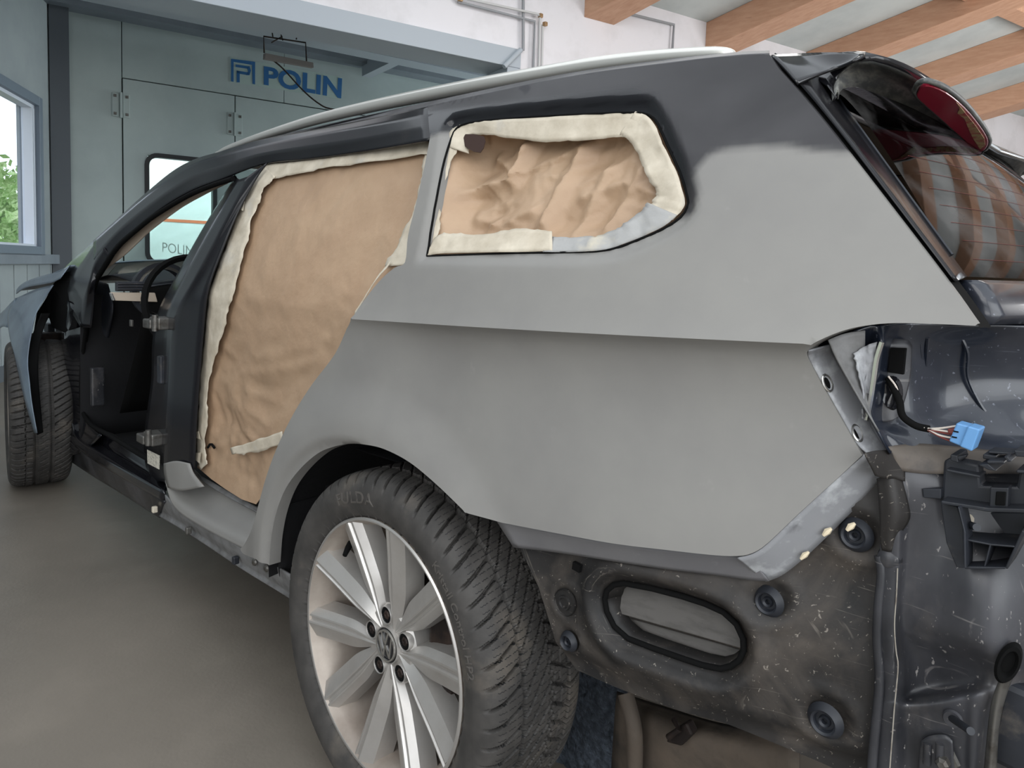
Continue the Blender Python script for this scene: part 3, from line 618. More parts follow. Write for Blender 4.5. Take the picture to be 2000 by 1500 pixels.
dark_px = [(1353, 348), (1362, 325), (1385, 305), (1420, 293), (1470, 286), (1540, 286), (1590, 295), (1650, 297), (1700, 292), (1600, 150), (1520, 80), (1200, 90), (820, 180), (780, 300), (852, 262), (876, 256), (890, 262), (960, 250), (1060, 242), (1160, 238), (1230, 236), (1254, 240), (1275, 285), (1300, 340), (1315, 385), (1322, 420), (1345, 410), (1356, 380)]
dark = PX(dark_px); gloss_px = [(700, 100), (840, 215), (1000, 195), (1240, 168), (1285, 184), (1315, 240), (1345, 310), (1345, 360), (1318, 380), (1270, 245), (1245, 228), (1060, 240), (900, 256), (870, 262), (780, 330), (600, 330)]
gloss = PX(gloss_px)
grime = None
def yq(x, z):
    d = sdist(x, z, rec); inn = sstep(d, -.004, .016)
    y = S(x, z)+.014*inn
    return y
def a_primer(x, z):
    nz = np.array([noise.noise(Vector((a*9, b*9, 3)))*.018+noise.noise(Vector((a*40, b*40, 5)))*.004 for a, b in zip(x, z)])
    return 1-sstep(sdist(x, z, dark)+nz*.6, -.006, .008)
def a_gloss(x, z): return sstep(sdist(x, z, gloss), -.006, .012)
cdtpanel('quarter_panel', quarter_out, [hole], yq, 'body', car, step=.0085, thick=.028, attrs={'primer': a_primer, 'gloss': a_gloss},
         lines=[[(x, float(zc(x))+o) for x in np.linspace(-.2, .9, 12)] for o in (0, -.006, -.013, -.022)])
# inner flange around the window opening (grey and black step seen inside the recess)
hole3 = [np.array([x, float(yq(np.array([x]), np.array([z]))[0]), z]) for x, z in resample(hole, .02)]
# dark gap line round the papered window
tube('window_gasket', hole3+[hole3[0]], .0022, 'matte_black', car, 6)
# ---- paper over the rear side window
hc = np.mean(hole, 0)
def fold(v):
    d = noise.voronoi(v)[0]; return d[1]-d[0]
def crumple(x, z, amp=1, seed=0):
    out = []
    for a, b in zip(np.ravel(x), np.ravel(z)):
        v = Vector((a*7.0+seed+b*2, b*10.0-a*3, seed)); w = v+Vector((noise.noise(v*1.3), noise.noise(v*1.3+Vector((9, 0, 0))), 0))*.5
        out.append((fold(w)*.034+fold(w*2.1+Vector((3, 1, 0)))*.014+fold(w*4.7)*.005+abs(noise.noise(w*.5))*.02)*amp)
    return np.array(out).reshape(np.shape(x))
RID = [[(862, 374), (900, 354), (956, 346), (972, 312), (990, 280)], [(1024, 430), (1050, 370), (1098, 284)], [(1088, 448), (1118, 392), (1150, 330)], [(1150, 440), (1200, 360), (1240, 300)], [(915, 300), (940, 318), (956, 346)], [(880, 420), (930, 440), (1000, 405)], [(1100, 380), (1180, 350), (1250, 372)]]
RIDX = [[Sx(u, v)[[0, 2]] for u, v in r] for r in RID]
def ridges(x, z):
    y = np.zeros(np.shape(x))
    for r, h, w in zip(RIDX, (.030, .020, .014, .014, .016, .012, .012), (.032, .030, .022, .024, .02, .022, .02)):
        d = np.full(np.shape(x), 9.)
        for a, b in zip(r[:-1], r[1:]):
            ab = b-a; t = np.clip(((x-a[0])*ab[0]+(z-a[1])*ab[1])/np.dot(ab, ab), 0, 1); d = np.minimum(d, np.hypot(x-a[0]-t*ab[0], z-a[1]-t*ab[1]))
        y = np.maximum(y, h*np.clip(1-d/w, 0, 1)**1.4)
    return y
def ypaper(x, z):
    d = sdist(x, z, hole)+.02
    px_, pz_ = PAP
    sag = .055*np.exp(-(((x-px_)/.10)**2+((z-pz_)/.09)**2))
    return S(x, z)+.016+sstep(d, 0, .07)*(.030+.7*crumple(x, z, 1, 2.3)+sag*.7-ridges(x, z))
_p = Sx(900, 330); PAP = (_p[0], _p[2])
ctr = np.array(hc)
paper_out = [tuple(ctr+(np.array(p)-ctr)*1.0) for p in hole]
cdtpanel('window_paper', paper_out, [], ypaper, 'kraft', car, step=.005, thick=.002)
_t = [Sx(u, v, .020) for u, v in ((905, 268), (909, 262), (925, 262), (945, 266), (948, 276), (944, 290), (938, 298), (925, 296), (908, 286))]
mesh('paper_tear', _t, [tuple(range(len(_t)))], M('dark_paper_hole', srgb(52, 34, 28), .9), car, False, solid=.001)
# dark tear at the upper front corner of the paper
# masking tape strips around it (wrinkled, lying over paper and frame)
def strip(name, outer, inner, off, mat, parent, seed=0, amp=.003, m=7, surf=None, thick=.0006, step=3, base=None):
    A = sm(outer, step); B = sm(inner, step); n = max(len(A), len(B))
    A = lin(np.array(A), n*3); B = lin(np.array(B), n*3); rows = []
    for k in range(m):
        f = k/(m-1); row = []
        for i in range(len(A)):
            jit = noise.noise(Vector((i*.21, k*.0+seed, seed)))*4*(1 if k == m-1 else 0)+noise.noise(Vector((i*.6, seed, 3)))*2.5*(k == m-1)
            u, v = A[i]*(1-f)+B[i]*f; 
            dirn = (B[i]-A[i])/(np.linalg.norm(B[i]-A[i])+1e-9); u += dirn[0]*jit; v += dirn[1]*jit
            p = Sx(u, v, off+(base[1]*f if base else 0)); p = p.copy()
            w = Vector((p[0]*16+seed, p[2]*20, seed)); p[1] += -fold(w)*amp*1.3-fold(w*2.7)*amp*.6+amp*.6
            row.append(p)
        rows.append(row)
    G = np.array(rows); V, F = gridmesh(G)
    o = mesh(name, V, F, mat, parent, True, solid=thick, off=0, autos=None); return o
strip('masking_tape', [(868, 285), (885, 250), (930, 237), (1060, 229), (1160, 223), (1235, 221), (1262, 228)], [(915, 300), (915, 268), (945, 262), (1040, 276), (1120, 275), (1210, 268), (1245, 262)], .012, 'tape', car, 1, base=(0, .012), amp=.004)
strip('masking_tape', [(1240, 217), (1270, 232), (1296, 285), (1320, 337), (1335, 385), (1334, 405), (1312, 430)], [(1210, 262), (1226, 272), (1247, 305), (1266, 345), (1280, 375), (1274, 392), (1268, 405)], .010, 'tape', car, 2, base=(0, .014), amp=.006)
strip('masking_tape', [(826, 498), (838, 440), (850, 380), (862, 318), (873, 268), (884, 250)], [(850, 480), (858, 435), (862, 380), (876, 330), (892, 290), (905, 268)], .011, 'tape', car, 3, base=(0, .010), amp=.004)
strip('masking_tape', [(830, 500), (860, 495), (940, 493), (1020, 492), (1077, 490)], [(845, 470), (868, 455), (940, 458), (1010, 446), (1077, 452)], .009, 'tape', car, 4, base=(0, .008), amp=.005)
MT['tape_grey'] = M('primer_sprayed_tape', srgb(158, 157, 155), .5, 0, srgb(186, 178, 160), 20, .5, .7, bump=.5, bscale=30, bdist=.005)
strip('masking_tape', [(1060, 492), (1120, 492), (1182, 487), (1240, 467), (1296, 442), (1322, 420)], [(1075, 462), (1130, 463), (1175, 458), (1215, 440), (1250, 412), (1262, 395)], .010, 'tape_grey', car, 5, base=(0, .010), amp=.006)['label'] = 'tape strip sprayed over with grey primer'
# ---- bumper flange band below the panel
def band(name, a, b, o1, o2, mat, parent, n=40, m=7, thick=.002, sag=0):
    A = lin(np.array(sm(a, 4)), n); B = lin(np.array(sm(b, 4)), n); rows = []
    for k in range(m):
        f = k/(m-1); rows.append([Sx(*(A[i]*(1-f)+B[i]*f), o1*(1-f)+o2*f+sag*math.sin(math.pi*f)) for i in range(n)])
    V, F = gridmesh(np.array(rows)); return mesh(name, V, F, mat, parent, True, solid=thick, off=-1)
band('bumper_flange', [(968, 1012), (1090, 1040), (1200, 1060), (1300, 1072), (1390, 1082), (1440, 1085), (1462, 1084)], [(1004, 1068), (1090, 1078), (1200, 1095), (1300, 1110), (1400, 1122), (1470, 1132), (1503, 1133)], .020, .036, 'primer_band', car)
band('bumper_flange', [(1440, 1088), (1470, 1080), (1500, 1059), (1560, 1001), (1640, 928), (1690, 884)], [(1495, 1134), (1525, 1122), (1560, 1096), (1610, 1050), (1680, 980), (1738, 925)], .004, .046, 'primer_scuffed', car)
band('lamp_flange', [(1692, 886), (1672, 866), (1640, 810), (1606, 750), (1579, 700), (1578, 683)], [(1742, 884), (1720, 845), (1688, 790), (1655, 735), (1628, 690), (1622, 672)], .003, .034, 'primer_scuffed', car)
def FL(u, v, off=0):
    ue = np.interp(v, [690, 750, 810, 866, 886], [1578, 1606, 1640, 1672, 1692]); f = (u-ue)/48; return Sx(u, v, .003+.031*f+off)
for (u, v) in ((1616, 748), (1674, 846)):
    for nm, ra, rb, o_, mt in (('bolt_slot_rim', 8, 17, -.0036, 'chrome'), ('bolt_slot', 4.5, 12, -.0042, 'matte_black')):
        P = []
        for k in range(18):
            q = 2*math.pi*k/18; a_ = ra*math.cos(q); b_ = rb*math.sin(q); c_, s_ = math.cos(-.38), math.sin(-.38); P.append(FL(u+a_*c_-b_*s_, v+a_*s_+b_*c_, o_))
        if nm == 'bolt_slot': mesh(nm, P, [tuple(range(18))], mt, car, False)
        else: tube(nm, P+P[:2], .0016, mt, car, 6)
# ---- front part of side frame: cant rail + windscreen pillar
def yfr(x, z):   # side frame plane for the door openings
    h = np.maximum(z-.96, 0); return .055+.22*h+.34*h*h+.045*np.maximum(-.9-x, 0)**1.5
def F_(u, v, off=0): return SURF(u, v, lambda x, z: float(yfr(x, z))+off)
def fpatch(name, rows, offs, mat, n=40, m=12, thick=.004, parent=None, sharp=True, surf=F_):
    # rows of picture points laid on the frame surface with an inward offset per row
    R = [[surf(u, v, o) for u, v in r] for r, o in zip(rows, offs)]
    return patch(name, R, mat, parent or car, n, m, sharp, thick, world=True)
def FB(u, v, off=0):
    w = float(sstep(u, 640, 846)); a = F_(u, v, off); return a if w == 0 else a*(1-w)+Sx(u, v, 0)*w
fpatch('roof_frame', [
    [(182, 470), (228, 428), (272, 388), (333, 337), (380, 311), (430, 296), (500, 275), (600, 255), (700, 236), (846, 206)],
    [(182, 474), (228, 433), (273, 394), (335, 345), (382, 319), (432, 303), (500, 287), (600, 266), (700, 248), (846, 222)],
    [(183, 505), (224, 458), (268, 420), (325, 378), (378, 345), (428, 328), (505, 303), (600, 288), (700, 274), (846, 246)],
    [(186, 538), (226, 482), (265, 447), (325, 401), (380, 370), (430, 352), (512, 322), (600, 312), (700, 298), (846, 272)]],
    [.025, -.002, -.002, .018], 'black', 60, 16, surf=FB)
# lower windscreen pillar down to the bonnet, running into the hinge pillar
fpatch('windscreen_pillar', [
    [(118, 532), (138, 511), (160, 491), (184, 468), (205, 449)],
    [(124, 585), (142, 545), (162, 512), (184, 478), (206, 455)],
    [(158, 640), (168, 590), (176, 560), (184, 520), (204, 486)],
    [(178, 640), (183, 590), (187, 552), (194, 532), (214, 498)]], [.03, .0, .0, .02], 'black', 24, 16)
# ---- seals: a round rubber lip round the front door opening
seal_px = [(455, 349), (410, 364), (364, 384), (303, 421), (265, 451), (227, 486), (192, 538), (184, 556), (177, 580), (168, 640), (160, 710), (158, 780), (163, 808), (180, 832), (216, 852), (273, 888), (300, 902)]
for k, (dx, off, r) in enumerate(((0, .020, .008), (3.5, .032, .007))):
    tube('door_seal', [F_(u+dx, v-(dx*.6 if u > 210 else 0), off) for u, v in sm(seal_px, 4)], r, 'matte_black', car, 8)
# ---- hinge pillar
fpatch('hinge_pillar', [
    [(126, 580), (121, 640), (120, 700), (120, 760), (122, 810), (126, 850), (133, 886)],
    [(137, 590), (131, 640), (129, 700), (129, 760), (132, 810), (137, 850), (146, 888)],
    [(160, 596), (152, 650), (148, 710), (147, 770), (148, 812), (156, 845), (178, 872)],
    [(182, 560), (170, 640), (162, 710), (160, 780), (165, 808), (180, 832), (200, 850)]],
    [.012, -.003, .016, .028], 'black_clean', 30, 13, sharp=False)
# ---- sill: shelf, rocker face, pinch flange (front, black) and rear (primer)
def sill(name, rows, offs, mat, n=30, m=16, sharp=True): return fpatch(name, rows, offs, mat, n, m, sharp=sharp)
sill('sill', [
    [(158, 800), (172, 830), (216, 853), (273, 888), (330, 924)],
    [(146, 812), (160, 848), (208, 872), (262, 905), (330, 945)],
    [(140, 822), (152, 858), (202, 893), (250, 922), (322, 962)],
    [(137, 840), (148, 872), (196, 908), (246, 938), (318, 978)]],
    [.055, .045, .0, -.004], 'black_clean', 36, 13)
sill('rocker', [
    [(131, 846), (146, 869), (196, 905), (246, 935), (322, 980)],
    [(129, 868), (142, 884), (186, 918), (238, 950), (314, 998)],
    [(128, 894), (140, 903), (184, 932), (238, 965), (312, 1012)]], [-.002, .015, .03], 'dirty_shine', 30, 9)
sill('sill_rear', [
    [(378, 915), (400, 935), (440, 957), (505, 990)],
    [(340, 905), (372, 950), (420, 985), (500, 1022)],
    [(326, 925), (345, 972), (400, 1012), (488, 1056)],
    [(322, 940), (340, 990), (392, 1028), (480, 1074)]],
    [.075, .050, .006, -.004], 'primer', 34, 16, sharp=False)
sill('rocker_rear', [
    [(322, 966), (345, 990), (395, 1022), (470, 1070), (545, 1110), (580, 1132)],
    [(318, 984), (345, 1004), (400, 1040), (470, 1086), (545, 1132), (580, 1156)],
    [(314, 1000), (345, 1018), (400, 1052), (470, 1100), (545, 1146), (580, 1170)],
    [(310, 1008), (345, 1028), (400, 1063), (470, 1110), (545, 1156), (580, 1178)]],
    [.0, .006, .022, .016], 'primer_dirty', 40, 13)
# small clips and bolts along the sill
for (u, v, mt) in ((302, 995, 'tape'), (368, 1036, 'steel'), (460, 1094, 'plastic')):
    ybox('sill_clip', F_(u, v, .0), (.014, .016, .02), mt, car, bevel=.003)
for (u, v) in ((496, 1098), (519, 1110)):
    o = lathe('bolt', [(-.004, .0001), (-.004, .004), (-.002, .008), (.002, .010)], 'steel', car, 14); o.location = F_(u, v, -.004)
# ---- centre pillar: forward shut face + outer face
fpatch('centre_pillar', [
    [(462, 347), (434, 389), (395, 453), (352, 530), (312, 607), (300, 668), (298, 740), (290, 800), (284, 850), (286, 905), (300, 940)],
    [(470, 352), (446, 392), (410, 455), (370, 530), (333, 607), (327, 668), (324, 740), (320, 800), (318, 850), (318, 900), (322, 940)],
    [(486, 346), (462, 400), (428, 465), (388, 540), (350, 607), (338, 668), (334, 740), (330, 800), (327, 850), (324, 900), (328, 945)],
    [(524, 318), (500, 352), (466, 417), (438, 484), (410, 561), (401, 622), (392, 730), (385, 830), (382, 900), (378, 925), (372, 950)]],
    [.050, .008, .0, .012], 'black', 50, 16)
MT['edge_reflect'] = MT['black_clean']
# grey lower end of centre pillar
fpatch('centre_pillar_foot', [
    [(322, 905), (323, 925), (330, 952)],
    [(345, 900), (350, 925), (358, 958)],
    [(372, 905), (380, 925), (400, 950)]], [-.002, -.004, .004], 'primer', 14, 9, sharp=False)
# hinges, sticker, latch on the centre pillar
def brk(name, px, y0, y1, mat, par, bev=.001): return plate(name, px, y0, y1, mat, par, bev)
for (u, v) in ((305, 631), (292, 855)):
    c = F_(u+12, v, -.004); s = .0022
    h = ybox('door_hinge', c, (.075, .05, .036), 'steel', car, bevel=.004)
    c2 = F_(u-10, v+1, -.02); ybox('hinge_arm', c2, (.06, .03, .028), 'steel', h, bevel=.004)
    lathe('hinge_pin', [(-.024, .0001), (-.024, .009), (.024, .009), (.024, .0001)], 'steel', h, 12, 'z', F_(u-2, v, -.03))
for (u, v) in ((84, 640), (92, 690), (88, 825)): ybox('door_hinge', F_(u+12, v, .02), (.09, .03, .045), 'plastic', car, bevel=.004)
c = [F_(*q, -.006) for q in ((287, 878), (312, 890), (311, 917), (288, 905))]
mesh('sticker', c, [(0, 1, 2, 3)], 'label', car, False, solid=.0006)
ybox('door_catch', F_(316, 722, .004), (.03, .02, .085), 'plastic', car, bevel=.004)
# ---- rear door opening: kraft sheet with tape
def ydoor(x, z): 
    h = np.maximum(z-.96, 0); return .095+.20*h+.36*h*h+.03*np.maximum(-.9-x, 0)**1.5
def Dp(u, v, off=0): return SURF(u, v, lambda x, z: float(ydoor(x, z))+off)
sheet_px = [(515, 330), (600, 318), (700, 302), (838, 280), (848, 300), (835, 380), (815, 460), (800, 515), (760, 560), (720, 600), (690, 650), (640, 740), (590, 810), (545, 880), (520, 940), (500, 985), (440, 955), (392, 918), (385, 900), (392, 800), (405, 660), (425, 560), (455, 470), (480, 400)]
sheet = [tuple(Dp(u, v)[[0, 2]]) for u, v in sm(sheet_px+[sheet_px[0]], 2)[:-1]]
def ysheet(x, z):
    d = sdist(x, z, sheet); out = []
    for a, b in zip(x, z):
        v = Vector((a*2.2+5, b*3.4, 1.7)); w = v+Vector((noise.noise(v*1.5), noise.noise(v*1.5+Vector((7, 0, 0))), 0))*.6
        lowf = 1-min(max((b-.75)/.35, 0), .75)
        out.append((abs(noise.noise(w))*.012+fold(w*1.6)*.024+fold(w*3.9)*.010+fold(w*9)*.003)*lowf+noise.noise(Vector((a*3, b*1.2, 8)))*.006)
    return ydoor(x, z)+sstep(d, 0, .08)*np.array(out)
cdtpanel('door_paper', sheet, [], ysheet, 'kraft', car, step=.011, thick=.002)
def dstrip(name, outer, inner, off, mat, seed=0, amp=.004, m=7, off2=0):
    A = np.array(sm(outer, 3)); B = np.array(sm(inner, 3)); n = max(len(A), len(B))*3; A = lin(A, n); B = lin(B, n); rows = []
    for k in range(m):
        f = k/(m-1); row = []
        for i in range(n):
            dirn = (B[i]-A[i])/(np.linalg.norm(B[i]-A[i])+1e-9); jit = (noise.noise(Vector((i*.18, seed, seed)))*7+noise.noise(Vector((i*.7, seed, 3)))*3)*(k == m-1)+noise.noise(Vector((i*.3, seed, 9)))*2.5*(k == 0)
            u, v = A[i]*(1-f)+B[i]*f+dirn*jit
            p = Dp(u, v, off+off2*f).copy(); w = Vector((p[0]*14+seed, p[2]*16, seed)); p[1] += -abs(noise.noise(w))*amp-abs(noise.noise(w*3.1))*amp*.4
            row.append(p)
        rows.append(row)
    V, F = gridmesh(np.array(rows)); return mesh(name, V, F, mat, car, True, solid=.0006, off=0)
dstrip('masking_tape', [(512, 322), (600, 311), (700, 296), (842, 273)], [(520, 352), (600, 336), (700, 320), (838, 300)], -.010, 'tape', 11)
dstrip('masking_tape', [(518, 325), (494, 358), (462, 416), (438, 484), (410, 561), (401, 622), (392, 730), (386, 830), (384, 895), (392, 918)], [(540, 345), (516, 372), (498, 420), (478, 490), (458, 570), (440, 640), (412, 730), (405, 820), (402, 885), (408, 905)], -.010, 'tape', 12, amp=.007)
dstrip('masking_tape', [(850, 290), (838, 360), (822, 420), (805, 480), (792, 518)], [(830, 300), (820, 360), (806, 415), (780, 470), (755, 520)], -.006, 'tape', 13, amp=.003)
dstrip('masking_tape', [(755, 525), (735, 548), (715, 580), (694, 615)], [(765, 510), (745, 530), (722, 565), (694, 610)], -.012, 'tape', 14, amp=.003)
dstrip('masking_tape', [(552, 842), (500, 860), (450, 875)], [(556, 868), (500, 882), (455, 890)], -.013, 'tape', 15, amp=.003)['label'] = 'short tape patch low on the brown paper'
for t_ in ([(365, 850), (392, 858), (388, 842)], [(366, 886), (392, 884), (390, 905)], [(458, 405), (475, 412), (478, 392)]):
    mesh('tape_flap', [Dp(u, v, -.02) for u, v in t_], [(0, 1, 2)], 'tape', car, False, solid=.0008)
# little torn hole low in the sheet
tube('tear', [Dp(u, v, -.004) for u, v in ((406, 874), (410, 868), (414, 868), (419, 875))], .0035, 'matte_black', car, 6)
# lower rear flange of door opening behind the sheet (grey ledge)
fpatch('door_step', [[(386, 925), (430, 950), (505, 992)], [(392, 935), (430, 962), (500, 1000)]], [.06, .05], 'primer_dirty', 16, 5)
# ---- roof rail and roof
rail_px = [(424, 301), (450, 289), (520, 264), (620, 233), (720, 209), (830, 186), (940, 165), (1050, 146), (1160, 128), (1270, 115), (1360, 108), (1410, 106), (1436, 110)]
RS = [Sx(u, v, -.0) for u, v in sm(rail_px, 5)]
RS = []
for u, v in sm(rail_px, 5): RS.append(Y(u, v, .29+.02*sstep(-Y(u, v, .29)[0], .6, 1.4)))
nR = len(RS); V = []; 
tube('roof_rail', RS, .014, 'rail', car, 12, rs=[.004+.0115*math.sin(math.pi*min(1, max(0.02, i/(nR-1)))) ** .35 for i in range(nR)])
roofG = []
ridge = [Y(u, v+9, .27) for u, v in sm(rail_px, 2)]
ridge += [Y(u, v, .27) for u, v in ((1470, 110), (1503, 110))]
for k in range(9):
    f = k/8; row = []
    for i, p in enumerate(ridge):
        row.append(np.array([p[0], p[1]*(1-f)+(1.832-p[1])*f, p[2]-.012+.020*(1-(2*f-1)**4)]))
    roofG.append(row)
G = np.array(roofG); V, F = gridmesh(G); mesh('roof', V, F, 'black', car, True, solid=.004)
# side strip between rail and quarter top
fpatch('roof_gutter', [[(1503, 104), (1440, 107), (1300, 121), (1100, 149), (900, 189), (700, 232), (500, 278), (424, 303)], [(1503, 111), (1440, 114), (1300, 129), (1100, 157), (900, 199), (700, 242), (500, 290), (424, 315)]], [.03, -.0], 'sanded', 40, 5, surf=lambda u, v, o: Y(u, v, .235+o+.02*(u < 800)))
print('quarter done')
# ================================================================== WHEELS
def tyremat(front):
    m = MT['rubber'].copy(); m.name = 'tyre_rubber_siped'; nt = m.node_tree; N = nt.nodes; L = nt.links; b = N['Principled BSDF']
    uv = N.new('ShaderNodeUVMap'); sp = N.new('ShaderNodeSeparateXYZ'); L.new(uv.outputs[0], sp.inputs[0])
    def mth(op, a, c=None):
        x = N.new('ShaderNodeMath'); x.operation = op
        for i, q in enumerate((a, c)):
            if q is None: continue
            if isinstance(q, (int, float)): x.inputs[i].default_value = q
            else: L.new(q, x.inputs[i])
        return x.outputs[0]
    A, Sv = sp.outputs[0], sp.outputs[1]
    tilt = mth('MULTIPLY', A, 3.2); wob = mth('MULTIPLY', mth('SINE', mth('MULTIPLY', A, 230)), .05)
    ph = mth('ADD', mth('SUBTRACT', mth('MULTIPLY', Sv, 3.0), tilt), wob)
    f = mth('LESS_THAN', mth('FRACT', ph), .13)
    inr = mth('MULTIPLY', mth('GREATER_THAN', A, .02), mth('LESS_THAN', A, .98))
    gap = mth('GREATER_THAN', mth('FRACT', mth('MULTIPLY', A, 11.5)), .22)
    f = mth('MULTIPLY', mth('MULTIPLY', f, inr), gap)
    src = b.inputs['Base Color'].links[0].from_socket; x = N.new('ShaderNodeMix'); x.data_type = 'RGBA'; L.new(f, x.inputs['Factor']); L.new(src, x.inputs['A']); x.inputs['B'].default_value = (.008, .008, .008, 1)
    L.new(x.outputs['Result'], b.inputs['Base Color'])
    return m
PROF = [(.026, .243), (.016, .250), (.007, .263), (.001, .284), (.003, .304), (.010, .318), (.020, .3270), (.034, .3322), (.060, .3345), (.120, .3352), (.180, .3345), (.206, .3322), (.220, .3270), (.230, .318), (.237, .304), (.239, .284), (.233, .263), (.224, .250), (.214, .243)]
def tyre(N_, front):
    P = np.array(PROF); sec = []
    A = crom(P[:7], 22); B = crom(P[6:13], 118 if not front else 80); C = crom(P[12:], 16)
    # keep catmull tangents: use one spline
    full = crom(P, 900); i6 = int(900*6/18); i12 = int(900*12/18)
    idx = np.unique(np.concatenate([np.linspace(0, i6, 24), np.linspace(i6, i12, 118 if not front else 84), np.linspace(i12, 899, 18)]).astype(int)); pr = full[idx]
    a = (pr[:, 0]-.016)/.208
    s = np.arange(N_)/N_; npitch = 62
    Aa, Ss = np.meshgrid(a, s*npitch)      # pitch units
    def groove(dist, w, soft): return 1-sstep(np.abs(dist), w*.5-soft, w*.5+soft)
    fr = lambda v: v-np.round(v)
    if not front:
        g = np.zeros_like(Aa)
        z1 = Aa < .265; z2 = (Aa >= .265) & (Aa < .60); z3 = (Aa >= .60) & (Aa < .80); z4 = Aa >= .80
        wz = .010*np.sign(fr(Ss*1.0))
        g = np.maximum(g, groove(Aa-.268-.006*fr(Ss)*2, .030, .007)); g = np.maximum(g, groove(Aa-.800-.004*fr(Ss)*2, .032, .007))
        g = np.maximum(g, np.where(z1, groove(fr(Ss-Aa*3.0), .17, .02), 0))
        g = np.maximum(g, np.where(z2, groove(fr(Ss-Aa*7.2), .16, .03), 0))
        g = np.maximum(g, np.where(z3, groove(fr(Ss+Aa*3.0+.2), .15, .03), 0))
        g = np.maximum(g, np.where(z4, groove(fr(Ss-Aa*2.2+.4), .16, .02), 0))
        g = np.maximum(g, groove(Aa-.60-.05*fr(Ss), .016, .005)); g = np.maximum(g, .6*groove(Aa-.70-.02*fr(Ss*.5)*2, .010, .004))
    else:
        g = np.maximum(groove(Aa-.38, .045, .010), groove(Aa-.67, .045, .010))
        g = np.maximum(g, np.where(Aa < .33, groove(fr(Ss*1.1-Aa*1.2), .16, .05), 0)); g = np.maximum(g, np.where((Aa > .20) & (Aa < .26), groove(fr(Ss*1.1+Aa*9), .3, .05), 0)*0)
        g = np.maximum(g, groove(Aa-.21-.03*fr(Ss*1.1), .014, .006)); g = np.maximum(g, np.where(Aa > .72, groove(fr(Ss*1.1-Aa*4.2), .15, .05), 0))
        g = np.maximum(g, np.where((Aa > .45) & (Aa < .62), groove(fr(Ss*1.1-Aa*5), .08, .04), 0)*.5)
    edge = sstep(Aa, -.065, .0)*(1-sstep(Aa, 1.0, 1.065)); depth = .0085*g*edge
    # small ridges on the sidewall
    rr = np.broadcast_to(pr[:, 1], Aa.shape).copy(); yy = np.broadcast_to(pr[:, 0], Aa.shape).copy()
    rr -= depth*np.clip(1.2-np.abs(Aa-.5)*.4, 0, 1)
    yy += np.where(Aa < .1, depth*.5, 0)-np.where(Aa > .9, depth*.5, 0)
    side = (pr[:, 1] < .312) & (pr[:, 0] < .05)
    ridge = .0009*(np.exp(-((pr[:, 1]-.300)/.0015)**2)+np.exp(-((pr[:, 1]-.262)/.0012)**2)+.8*np.exp(-((pr[:, 1]-.252)/.001)**2))*side
    yy -= ridge
    ang = s*2*math.pi; X = rr*np.cos(ang)[:, None]; Zc = rr*np.sin(ang)[:, None]
    V = np.stack([X, yy, Zc], -1).reshape(-1, 3); k = len(idx)
    i = np.repeat(np.arange(N_), k-1); j = np.tile(np.arange(k-1), N_); i2 = (i+1) % N_
    F = np.stack([i*k+j, i*k+j+1, i2*k+j+1, i2*k+j], -1)
    uv = np.stack([Aa, Ss], -1).reshape(-1, 2)
    return V, F, uv
def fastmesh(name, V, F, mat, parent, uv=None):
    me = bpy.data.meshes.new(name); me.vertices.add(len(V)); me.vertices.foreach_set('co', V.astype(np.float32).ravel())
    me.loops.add(F.size); me.loops.foreach_set('vertex_index', F.astype(np.int32).ravel()); me.polygons.add(len(F))
    me.polygons.foreach_set('loop_start', np.arange(0, F.size, 4, dtype=np.int32)); me.polygons.foreach_set('loop_total', np.full(len(F), 4, dtype=np.int32))
    me.update(calc_edges=True); me.polygons.foreach_set('use_smooth', [True]*len(F)); me.set_sharp_from_angle(angle=math.radians(38))
    if uv is not None:
        ul = me.uv_layers.new(name='UVMap'); ul.data.foreach_set('uv', uv.astype(np.float32)[F.ravel()].ravel())
    me.materials.append(mat); o = bpy.data.objects.new(name, me); COL.objects.link(o); o.parent = parent; return o
def sidetext(txt, ang0, r0, size, mat, parent, depth=.0012, bold=.01, wide=1.0):
    V, F = textmesh(txt, bold); V = V*size*1.0; out = []
    for x, y, _ in V:
        r = r0+y; q = ang0-(x*wide)/r0; 
        yl = np.interp(r, [p[1] for p in PROF[:6]], [p[0] for p in PROF[:6]])
        out.append((r*math.cos(q), yl-depth, r*math.sin(q)))
    return mesh('lettering', out, F, mat, parent, False, solid=.001, off=0)
LUG0 = math.radians(99)
print('lug angle', math.degrees(LUG0))
